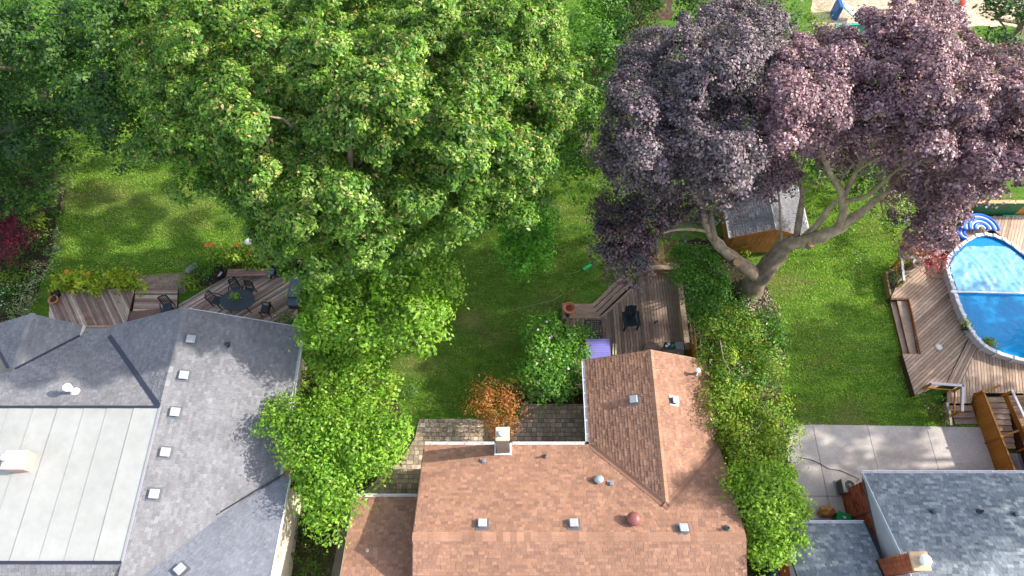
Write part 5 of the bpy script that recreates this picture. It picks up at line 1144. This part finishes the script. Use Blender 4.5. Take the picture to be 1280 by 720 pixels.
strip_plants('undergrowth', 'patchy green undergrowth in the gap between the two houses', 'plants', [(372, 640), (400, 650), (418, 680), (412, 735), (365, 735), (362, 690)], .08, .35, MID + [(.1, .09, .02)], sp=14, rpx=8, nc=5, nl=8, size=.13)
# hedge line between middle and right gardens
tree('cedar_hedge', 'rounded deep green hedge tree right of the back deck', 'tree', [(842, 312), (860, 300), (885, 305), (905, 325), (912, 355), (905, 385), (885, 400), (868, 385), (852, 360)], 1.6, 3.6, at(880, 370), MID, sp=16, rpx=13, n_clump=17, n_leaf=14, size=.15, trunk_r=.1, limbs=5)
tree('cedar_hedge', 'yellow green cedar beside the wooden screen of the back deck', 'tree', [(872, 395), (905, 375), (940, 385), (965, 410), (975, 450), (968, 480), (930, 500), (895, 490), (880, 455)], 1.4, 3.3, at(925, 465), YGR + MID, sp=21, rpx=13, n_clump=20, n_leaf=19, size=.14, rad_jit=.6, trunk_r=.1, limbs=5, yel=(.30, .32, .03), aspect=.5)
tree('cedar_hedge', 'yellow tinted cedar with bare twigs beside the middle of the brown wing', 'tree', [(884, 485), (920, 480), (965, 480), (982, 510), (990, 545), (998, 575), (965, 598), (925, 592), (902, 570), (890, 530)], 1.6, 3.5, at(940, 560), YGR + LIM[:1], sp=21, rpx=14, n_clump=20, n_leaf=19, size=.14, rad_jit=.6, trunk_r=.1, limbs=8, yel=(.33, .34, .04), aspect=.5)
tree('maple_tree', 'bright lime green tree covering the corner of the right garage roof', 'tree', [(910, 590), (960, 582), (990, 590), (998, 622), (1008, 650), (1015, 680), (992, 692), (975, 706), (945, 708), (933, 690), (930, 650), (918, 620)], 3.0, 4.6, at(965, 670), [mix(c, (.30, .44, .04), .4) for c in LIM], sp=17, rpx=14, n_clump=20, n_leaf=15, size=.15, trunk_r=.12, csz=.3)
T = Thing('bare_twigs', at(948, 560), 'grey bare twigs poking out of the yellow tinted cedar', 'branches')
for a, b in (((935, 560), (952, 528)), ((944, 540), (956, 556)), ((900, 425), (918, 470)), ((916, 470), (940, 468)), ((950, 500), (975, 530)), ((930, 575), (946, 552)), ((962, 520), (940, 505)), ((1002, 560), (1000, 545))):
    mb = MB(); limb(mb, at(*a, 3.2), at(*b, 4.0), .03, .012, lin('#9a8a7a'), n=5, seg=4); T.part('twig', mb, M_BARK)
# plants round the purple tree foot
strip_plants('white_flower_patch', 'pale white and pink flowers at the foot of the purple tree', 'flowers', [(918, 372), (935, 368), (962, 362), (970, 378), (972, 392), (955, 402), (932, 396)], .08, .3, [(.5, .45, .4), (.62, .6, .56), (.32, .26, .2), (.12, .16, .06)], sp=8, rpx=6, nc=6, nl=9, size=.10)
tree('shrub', 'green shrub right of the pale flowers, below the purple trunk', 'shrub', [(940, 400), (960, 392), (978, 400), (985, 425), (968, 440), (950, 435)], .4, 1.1, at(965, 425), MID, sp=12, rpx=10, n_clump=10, n_leaf=12, size=.12, trunk_r=.04, limbs=2)
strip_plants('white_flower_border', 'thin line of white flowers along the right lawn edge', 'flowers', [(962, 420), (972, 424), (970, 440), (958, 452), (942, 448), (955, 438)], .1, .3, [(.65, .65, .6), (.4, .45, .3), (.15, .22, .06)], sp=8, rpx=5, nc=5, nl=8, size=.08)
tree('hosta', 'bright yellow green hosta beside the line of white flowers', 'plant', [(944, 425), (958, 424), (962, 434), (950, 440), (944, 435)], .2, .4, at(952, 433), [(.3, .36, .03), (.22, .32, .02)], sp=8, rpx=7, n_clump=8, n_leaf=8, size=.15, trunk_r=.02, limbs=0)
tree('shrub', 'small yellow green shrub against the cedar shed wall', 'shrub', [(926, 306), (938, 303), (944, 314), (938, 324), (928, 322)], .3, .8, at(936, 320), [(.22, .3, .02)], sp=9, rpx=8, n_clump=9, n_leaf=9, size=.12, trunk_r=.02, limbs=0)
strip_plants('low_hedge', 'dark low plants between the back deck and purple tree', 'plants', [(800, 300), (850, 300), (850, 332), (830, 336), (805, 330)], .1, .6, MID + DKG + YGR, sp=13, rpx=8, nc=5, nl=8)
# pool side plants
tree('broadleaf_tree', 'dark shaded bushy growth behind the bare limbs of the purple tree', 'bushes', [(1010, 172), (1065, 165), (1120, 168), (1135, 215), (1120, 245), (1085, 240), (1050, 225), (1015, 222)], .8, 2.6, at(1070, 240), DKG + [(.10, .16, .02)], sp=18, rpx=15, n_clump=15, n_leaf=13, size=.17, trunk_r=.08, limbs=4)
tree('shrub', 'sunlit green bush under the drooping right side of the purple tree', 'shrub', [(1100, 250), (1125, 240), (1138, 270), (1130, 300), (1112, 300), (1104, 275)], .4, 1.4, at(1120, 290), YGR + MID, sp=14, rpx=11, n_clump=10, n_leaf=11, size=.14, trunk_r=.05, limbs=2)
tree('japanese_maple', 'salmon pink japanese maple by the pool wall', 'tree', [(1128, 305), (1150, 296), (1180, 300), (1192, 318), (1180, 335), (1160, 340), (1142, 322)], .9, 1.7, at(1160, 335), [(.36, .07, .085), (.45, .12, .13), (.26, .045, .06)], sp=13, rpx=10, n_clump=11, n_leaf=12, size=.12, trunk_r=.04, limbs=3)
tree('shrub', 'leafy plant in the deck corner planter', 'plant', [(1110, 346), (1122, 338), (1130, 345), (1122, 360), (1112, 362)], .6, .9, at(1120, 355), [(.07, .16, .05), (.1, .2, .06)], sp=9, rpx=7, n_clump=8, n_leaf=9, size=.11, trunk_r=.02, limbs=0)
strip_plants('daisy_clump', 'white daisies and yellow grass clump below the pool deck corner', 'flowers', [(1142, 500), (1155, 495), (1178, 505), (1186, 518), (1178, 530), (1160, 522)], .2, .6, [(.08, .17, .02), (.13, .16, .02), (.16, .14, .03)], sp=9, rpx=8, nc=7, nl=8, size=.12, tip=(.75, .75, .72), tipf=.08)
strip_plants('grass_clump', 'bright green plants in the corner between pool deck and stairs', 'plants', [(1150, 494), (1180, 492), (1182, 504), (1162, 503)], .1, .35, [(.08, .2, .015)], sp=9, rpx=7, nc=6, nl=8, size=.12)
for k, (px, py) in enumerate(((1207, 408), (1230, 430))):
    q = at(px - 4 * (k == 0), py + 3, zp); T = pot('flower_pot', q, .17, .28, (.05, .055, .065) if k == 0 else (.35, .16, .08), ('dark pot of yellow green leaves on the deck by the pool rim', 'small terracotta pot with yellow blooms beside the pool rim')[k])
    pp = [(q + Vector((random.uniform(-.12, .22), random.uniform(-.12, .15), .42)), 1, 0, 0) for _ in range(4)]
    a_, b_, c_2, d_2 = foliage(pp, 5, 8, 9, .1, [(.28, .32, .02), (.2, .28, .02)]); leaf_mesh('foliage', a_, b_, c_2, d_2, M_LEAF, T.o, T.loc)
tp, q = TABLE_PLANT; a_, b_, c_2, d_2 = foliage([(q + Vector((0, 0, .2)), 1, 0, 0)], 4.5, 10, 14, .08, [(.25, .38, .02)]); leaf_mesh('foliage', a_, b_, c_2, d_2, M_LEAF, tp.o, tp.loc)
# far top right trees
tree('broadleaf_tree', 'dark green tree in the far top right corner', 'tree', [(1205, -60), (1340, -60), (1340, 70), (1265, 75), (1240, 62), (1215, 30)], 5, 8, at(1260, 60), DKG + [(.08, .15, .06)], sp=30, rpx=22, n_clump=18, n_leaf=14, size=.2, trunk_r=.25, limbs=8)
tree('broadleaf_tree', 'grey green tree behind the left top of the purple tree', 'tree', [(825, -60), (1012, -60), (1010, 15), (1000, 40), (960, 50), (900, 30), (840, 20)], 4, 7.5, at(930, 40), [(.07, .14, .04), (.11, .18, .06), (.05, .11, .03)], sp=30, rpx=22, n_clump=17, n_leaf=13, size=.2, trunk_r=.25, limbs=8)
tree('broadleaf_tree', 'deep green tree filling the gap at the top between the bright green and purple trees', 'tree', [(730, -50), (835, -50), (850, 10), (800, 50), (778, 90), (765, 130), (742, 120), (745, 40)], 2.6, 5.4, at(790, 60), DKG + MID, sp=24, rpx=19, n_clump=18, n_leaf=15, size=.18, trunk_r=.2, limbs=6)
tree('shrub', 'yellow green conical shrub beside the far sand', 'shrub', [(1002, 30), (1012, 12), (1030, 10), (1042, 25), (1038, 42), (1010, 45)], .6, 2.2, at(1022, 45), [(.2, .3, .02), (.15, .25, .02)], sp=12, rpx=10, n_clump=11, n_leaf=12, size=.14, trunk_r=.05, limbs=2)
tree('shrub', 'olive and rust coloured shrub at the top between the green and purple trees', 'shrub', [(772, -30), (830, -30), (832, 20), (800, 60), (780, 50)], 1.5, 3.0, at(800, 50), [(.1, .13, .02), (.08, .12, .02), (.2, .09, .03)], sp=18, rpx=14, n_clump=12, n_leaf=12, size=.15, trunk_r=.06, limbs=2)
# ---- the purple maple: hand placed trunk, crowns by region
PM = Thing('purple_maple', at(937, 364, 0), 'huge purple leaved maple with forked grey trunk and bare lower limbs', 'tree')
BK = lin('#8a7a66'); BL = lin('#9d8d70')
mb = MB()
def limb_px(mb, pts, rad, col, n=10):
    P = [at(x, y, z) for x, y, z in pts]; Q = []; RR = []
    for i in range(len(P) - 1):
        for t in (0, .33, .66): Q.append(P[i].lerp(P[i + 1], t) + Vector((random.uniform(-1, 1), random.uniform(-1, 1), 0)) * .03 * (t > 0)); RR.append(rad[i] + (rad[i + 1] - rad[i]) * t)
    Q.append(P[-1]); RR.append(rad[-1])
    for _ in range(2): Q = [Q[0]] + [(Q[i - 1] + Q[i] * 2 + Q[i + 1]) / 4 for i in range(1, len(Q) - 1)] + [Q[-1]]
    i0 = len(mb.v); mb.tube(Q, RR, col, n); r_ = max(RR)
    for i in range(i0, len(mb.v)):
        v = Vector(mb.v[i]); w = noise.noise(v * 3.1) + .5 * noise.noise(v * 9); mb.v[i] = tuple(v + Vector((noise.noise(v * 2.3 + Vector((5, 0, 0))), noise.noise(v * 2.3 + Vector((0, 5, 0))), w)) * .28 * r_)
    PMP.extend(Q[len(Q) // 2:])
PMP = []
limb_px(mb, [(930, 372, -.2), (938, 360, .3), (950, 346, 1.3), (966, 325, 2.4), (980, 308, 3.4), (992, 300, 4.0)], [.72, .60, .50, .46, .44, .36], mul(BK, .8), 14)
trunk = PM.part('trunk', mb, M_BARK, smooth=True)
mb = MB(); limb_px(mb, [(948, 346, 1.2), (934, 336, 2.2), (915, 322, 3.2), (898, 308, 4.0), (886, 290, 4.9), (880, 266, 5.6), (868, 240, 6.6), (850, 210, 7.6)], [.36, .34, .30, .27, .24, .2, .15, .09], BK, 12); PM.part('branch', mb, M_BARK, smooth=True)
for pts, rad, col in (
    ([(985, 304, 3.8), (1010, 302, 4.4), (1040, 290, 5.2), (1062, 275, 5.8), (1085, 258, 6.4), (1110, 240, 7), (1125, 220, 8)], [.34, .31, .28, .22, .18, .13, .08], BL),
    ([(1045, 288, 5.3), (1055, 270, 6.0), (1054, 250, 6.8), (1050, 235, 7.6), (1036, 215, 8.4), (1030, 200, 9)], [.24, .21, .19, .17, .13, .1], BL),
    ([(1054, 246, 7.0), (1065, 225, 7.8), (1078, 200, 8.8), (1085, 182, 9.6)], [.14, .12, .1, .07], BL),
    ([(1000, 300, 4.0), (1018, 286, 4.8), (1036, 262, 5.8), (1044, 250, 6.4)], [.18, .16, .14, .1], BL),
    ([(995, 300, 4.0), (1000, 270, 5.2), (1004, 245, 6.2), (997, 222, 7.2)], [.17, .14, .11, .07], mul(BK, .8)),
    ([(1052, 252, 6.8), (1085, 246, 7.4), (1105, 225, 8.2), (1128, 208, 9)], [.12, .1, .08, .05], BL),
    ([(978, 300, 3.9), (975, 275, 4.8), (974, 250, 5.6), (972, 225, 6.6)], [.07, .06, .05, .03], BK),
    ([(890, 290, 4.9), (866, 286, 5.2), (840, 287, 5.2), (815, 296, 5.2), (795, 304, 5.0), (778, 304, 5.0)], [.09, .075, .07, .055, .045, .025], BL),
    ([(893, 300, 4.6), (890, 280, 5.4), (888, 262, 6)], [.16, .13, .09], mul(BK, .7)),
    ([(1050, 246, 7.0), (1048, 225, 7.6), (1068, 205, 8.6)], [.05, .04, .02], BL),
    ([(1078, 206, 8.6), (1070, 190, 9.2)], [.05, .03], BL), ([(1070, 215, 8.4), (1095, 197, 9.4), (1112, 196, 9.6)], [.05, .04, .02], BL),
    ([(800, 303, 5.0), (786, 310, 4.9), (776, 312, 4.9)], [.03, .025, .015], BL)):
    mb = MB(); limb_px(mb, pts, rad, col, 9); PM.part('branch', mb, M_BARK, smooth=True)
for px, py, z, r in ((1014, 305, 4.6, .17), (921, 328, 3.4, .2), (963, 336, 2.6, .0)):
    if r: 
        p = at(px, py, z); mb = MB(); v = (Vector((0, -3, 12)) ).normalized(); q = v.to_track_quat('Z', 'Y').to_matrix()
        mb.lathe(p, [(r * 1.05, -.35), (r * 1.02, 0), (r * .9, .02)], mul(BK, .9), 14, tilt=q); c_ = PM.part('limb_stub', mb, M_BARK)
        mb = MB(); mb.lathe(p + v * .022, [(r * .88, 0), (r * .8, .01)], lin('#b98a66'), 14, tilt=q); PM.part('cut_face', mb, M_STONE, parent=c_)
def purple(poly, ze, zt, pal, **kw):
    a = dict(sp=17, rpx=15, n_clump=25, n_leaf=22, size=.12, csz=.31); a.update(kw); e = a.pop('edge', .6); sp = a.pop('sp'); rp = a.pop('rpx'); nc = a.pop('n_clump'); nl = a.pop('n_leaf'); s = a.pop('size')
    pts = crown_pts(poly, ze, zt, sp, e); r = foliage(pts, rp, nc, nl, s, pal, up=.8, sun_var=.4, **a)
    lo = [(p - Vector((0, 0, 1.3)), q, x, y) for p, q, x, y in pts if random.random() < .4]
    r2 = foliage(lo or pts[:1], rp, nc * .5, nl // 2, s * 1.1, pal, up=.8, **a)
    for p, *_ in random.sample(pts, min(14, len(pts))):
        q = min(PMP, key=lambda w: (w - p).length)
        if (q - p).length > 7: continue
        mb = MB(); limb(mb, q, p - Vector((0, 0, .4)), .07, .02, BK, n=5, seg=4); PM.part('branch', mb, M_BARK)
    c = leaf_mesh('crown', *[np.concatenate([x, y]) for x, y in zip(r, r2)], M_PLEAF, PM.o, PM.loc, aspect=.8)
    return c
PUL = [mix(mul(c, .62), (.07, .075, .09), .25) for c in PUR] + [PUR[1]]  # left crown: darker, bluer copy that paints in the right crown's shadow
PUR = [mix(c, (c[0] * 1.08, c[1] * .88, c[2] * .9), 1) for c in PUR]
PUD = [mul(c, .45) for c in PUR] + [(.05, .055, .07), (.04, .05, .06)]  # low crowns: shaded copy of the purple palette
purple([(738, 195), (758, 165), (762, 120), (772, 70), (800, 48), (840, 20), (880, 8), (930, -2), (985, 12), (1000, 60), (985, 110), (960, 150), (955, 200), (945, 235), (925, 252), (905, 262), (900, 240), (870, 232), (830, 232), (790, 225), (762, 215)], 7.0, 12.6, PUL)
purple([(955, 60), (1000, 40), (1050, 32), (1098, 2), (1150, -18), (1195, 5), (1215, 40), (1245, 62), (1300, 60), (1360, 60), (1360, 235), (1280, 230), (1225, 235), (1180, 210), (1130, 185), (1085, 172), (1030, 185), (990, 195), (955, 190), (950, 120)], 8.5, 13.0, PUR, edge=.6)
purple([(1130, 180), (1170, 170), (1220, 190), (1238, 208), (1226, 240), (1206, 275), (1188, 310), (1165, 310), (1150, 300), (1140, 265), (1128, 235), (1118, 210)], 4.8, 8.5, PUR)
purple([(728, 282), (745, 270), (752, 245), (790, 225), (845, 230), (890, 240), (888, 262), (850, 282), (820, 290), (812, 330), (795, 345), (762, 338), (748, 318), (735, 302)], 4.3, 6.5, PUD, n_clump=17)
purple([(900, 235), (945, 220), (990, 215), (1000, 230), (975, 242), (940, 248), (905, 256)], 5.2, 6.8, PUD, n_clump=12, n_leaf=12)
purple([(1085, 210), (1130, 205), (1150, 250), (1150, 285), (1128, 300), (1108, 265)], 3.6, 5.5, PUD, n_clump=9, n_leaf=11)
purple([(885, 185), (960, 175), (1005, 190), (1003, 225), (985, 232), (950, 240), (905, 242), (885, 235)], 5.6, 7.6, PUR, n_clump=22)
purple([(1000, 165), (1100, 160), (1125, 195), (1110, 220), (1075, 205), (1040, 212), (1005, 205)], 7.0, 8.5, PUR, n_clump=17, n_leaf=15)
# trees east of the frame that shade the pool deck (they stand in the neighbouring garden)
def px_of(x, y, z):
    dd = y * _c - (z - CAM_H) * _s; return (640 + FPX * x / dd, 360 - FPX * (y * _s + (z - CAM_H) * _c) / dd)
for lab, x, y, r, z0, z1 in (('tall green tree in the garden right of the pool', 36.5, 15.5, 3.6, 6.0, 10.5), ('tall green tree in the garden right of the brick house', 34.5, 9.0, 3.4, 5.5, 13.2)):
    tree('broadleaf_tree', lab, 'tree', [px_of(x + r * math.cos(a), y + r * math.sin(a), (z0 + z1) / 2) for a in np.linspace(0, 2 * math.pi, 13)[:-1]], z0, z1, (x, y, 0), MID, sp=26, rpx=24, n_clump=18, n_leaf=14, size=.3, trunk_r=.3, limbs=6)
# ---------------------------------------------------------------- grass blades on the lawns
def grass(poly, n, name='grass', h=.06, bright=1.0):
    P = [(p.x, p.y) for p in pxs(poly)]; xs = [p[0] for p in P]; ys = [p[1] for p in P]
    x = RNG.uniform(min(xs), max(xs), n * 2); y = RNG.uniform(min(ys), max(ys), n * 2); k = inpoly(P, x, y); x, y = x[k], y[k]; d = np.zeros(len(x))
    for p_, r_, a_ in DRY: d = np.maximum(d, a_ * np.clip(1.3 - np.hypot(x - p_.x, (y - p_.y) * 1.5) / r_, 0, 1))
    k = RNG.random(len(x)) > d * 1.1; x, y, d = x[k][:n], y[k][:n], d[k][:n]; n = len(x)
    N1 = np.array([noise.noise(Vector((a * .6, b * 2.6, 7.7))) + .7 * noise.noise(Vector((a * 1.6, b * 7.5, 2.2))) for a, b in zip(x, y)])
    a = RNG.uniform(0, 2 * np.pi, n); w = RNG.uniform(.012, .03, n); hh = RNG.uniform(.4, 1.3, n) * h; l = RNG.normal(size=(n, 2)) * .05
    v = np.zeros((n, 3, 3)); v[:, 0, 0] = x - np.cos(a) * w; v[:, 0, 1] = y - np.sin(a) * w; v[:, 1, 0] = x + np.cos(a) * w; v[:, 1, 1] = y + np.sin(a) * w; v[:, 2, 0] = x + l[:, 0]; v[:, 2, 1] = y + l[:, 1]; v[:, 2, 2] = hh
    me = bpy.data.meshes.new(name); me.vertices.add(3 * n); me.vertices.foreach_set('co', v.astype(np.float32).ravel()); me.loops.add(3 * n); me.loops.foreach_set('vertex_index', np.arange(3 * n, dtype=np.int32))
    me.polygons.add(n); me.polygons.foreach_set('loop_start', np.arange(0, 3 * n, 3, dtype=np.int32))
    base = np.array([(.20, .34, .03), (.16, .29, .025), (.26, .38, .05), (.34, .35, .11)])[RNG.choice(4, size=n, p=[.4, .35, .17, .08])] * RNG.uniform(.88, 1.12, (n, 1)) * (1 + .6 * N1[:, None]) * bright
    yk = np.clip(N1 * 1.3 + d - .15, 0, 1)[:, None]; base = base * (1 - yk) + np.array([.36, .34, .11]) * yk * .9
    at_ = me.attributes.new('col', 'FLOAT_COLOR', 'FACE'); at_.data.foreach_set('color', np.concatenate([base, np.ones((n, 1))], 1).astype(np.float32).ravel())
    me.materials.append(M_LEAF); me.update(calc_edges=True); o = bpy.data.objects.new(name, me); S.collection.objects.link(o); return tag(o, kind='stuff')
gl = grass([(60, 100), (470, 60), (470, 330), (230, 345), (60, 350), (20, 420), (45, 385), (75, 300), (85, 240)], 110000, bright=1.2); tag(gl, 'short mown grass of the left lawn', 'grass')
gm = grass([(471, 60), (840, 60), (840, 300), (800, 340), (716, 368), (700, 480), (650, 500), (510, 520), (472, 420)], 120000, bright=.8); tag(gm, 'short mown grass of the middle lawn', 'grass')  # blades toned down to paint in the tree shade on this lawn
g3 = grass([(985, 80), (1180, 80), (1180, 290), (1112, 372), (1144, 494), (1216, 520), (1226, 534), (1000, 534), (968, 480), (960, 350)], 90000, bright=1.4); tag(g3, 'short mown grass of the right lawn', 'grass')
# leaf litter and clover heads on the lawns
n = 1300; lx = RNG.uniform(-24, 21, n); ly = RNG.uniform(9.5, 27, n); c_ = np.array([(.42, .30, .12), (.5, .46, .30), (.25, .14, .06), (.55, .5, .2)])[RNG.integers(4, size=n)]
k = (noise_k := np.array([noise.noise(Vector((a * .35, b * .35, 1.5))) > -.05 for a, b in zip(lx, ly)])) & ~((lx > 2) & (lx < 10) & (ly < 18)) & ~((lx < -9) & (ly < 17)) & ~((lx > 19))
lf = leaf_mesh('fallen_leaves', np.stack([lx, ly, np.full(n, .055)], 1)[k], RNG.normal(size=(k.sum(), 3)) * .3 + UP, RNG.uniform(.04, .11, k.sum()), c_[k], M_LEAF, None, (0, 0, 0)); tag(lf, 'scattered pale fallen leaves on the lawns', 'leaf litter', kind='stuff')
print('LEAVES', sum(len(o.data.polygons) for o in bpy.data.objects if o.type == 'MESH' and o.data.materials and o.data.materials[0].name in ('leaf', 'purple_leaf')))
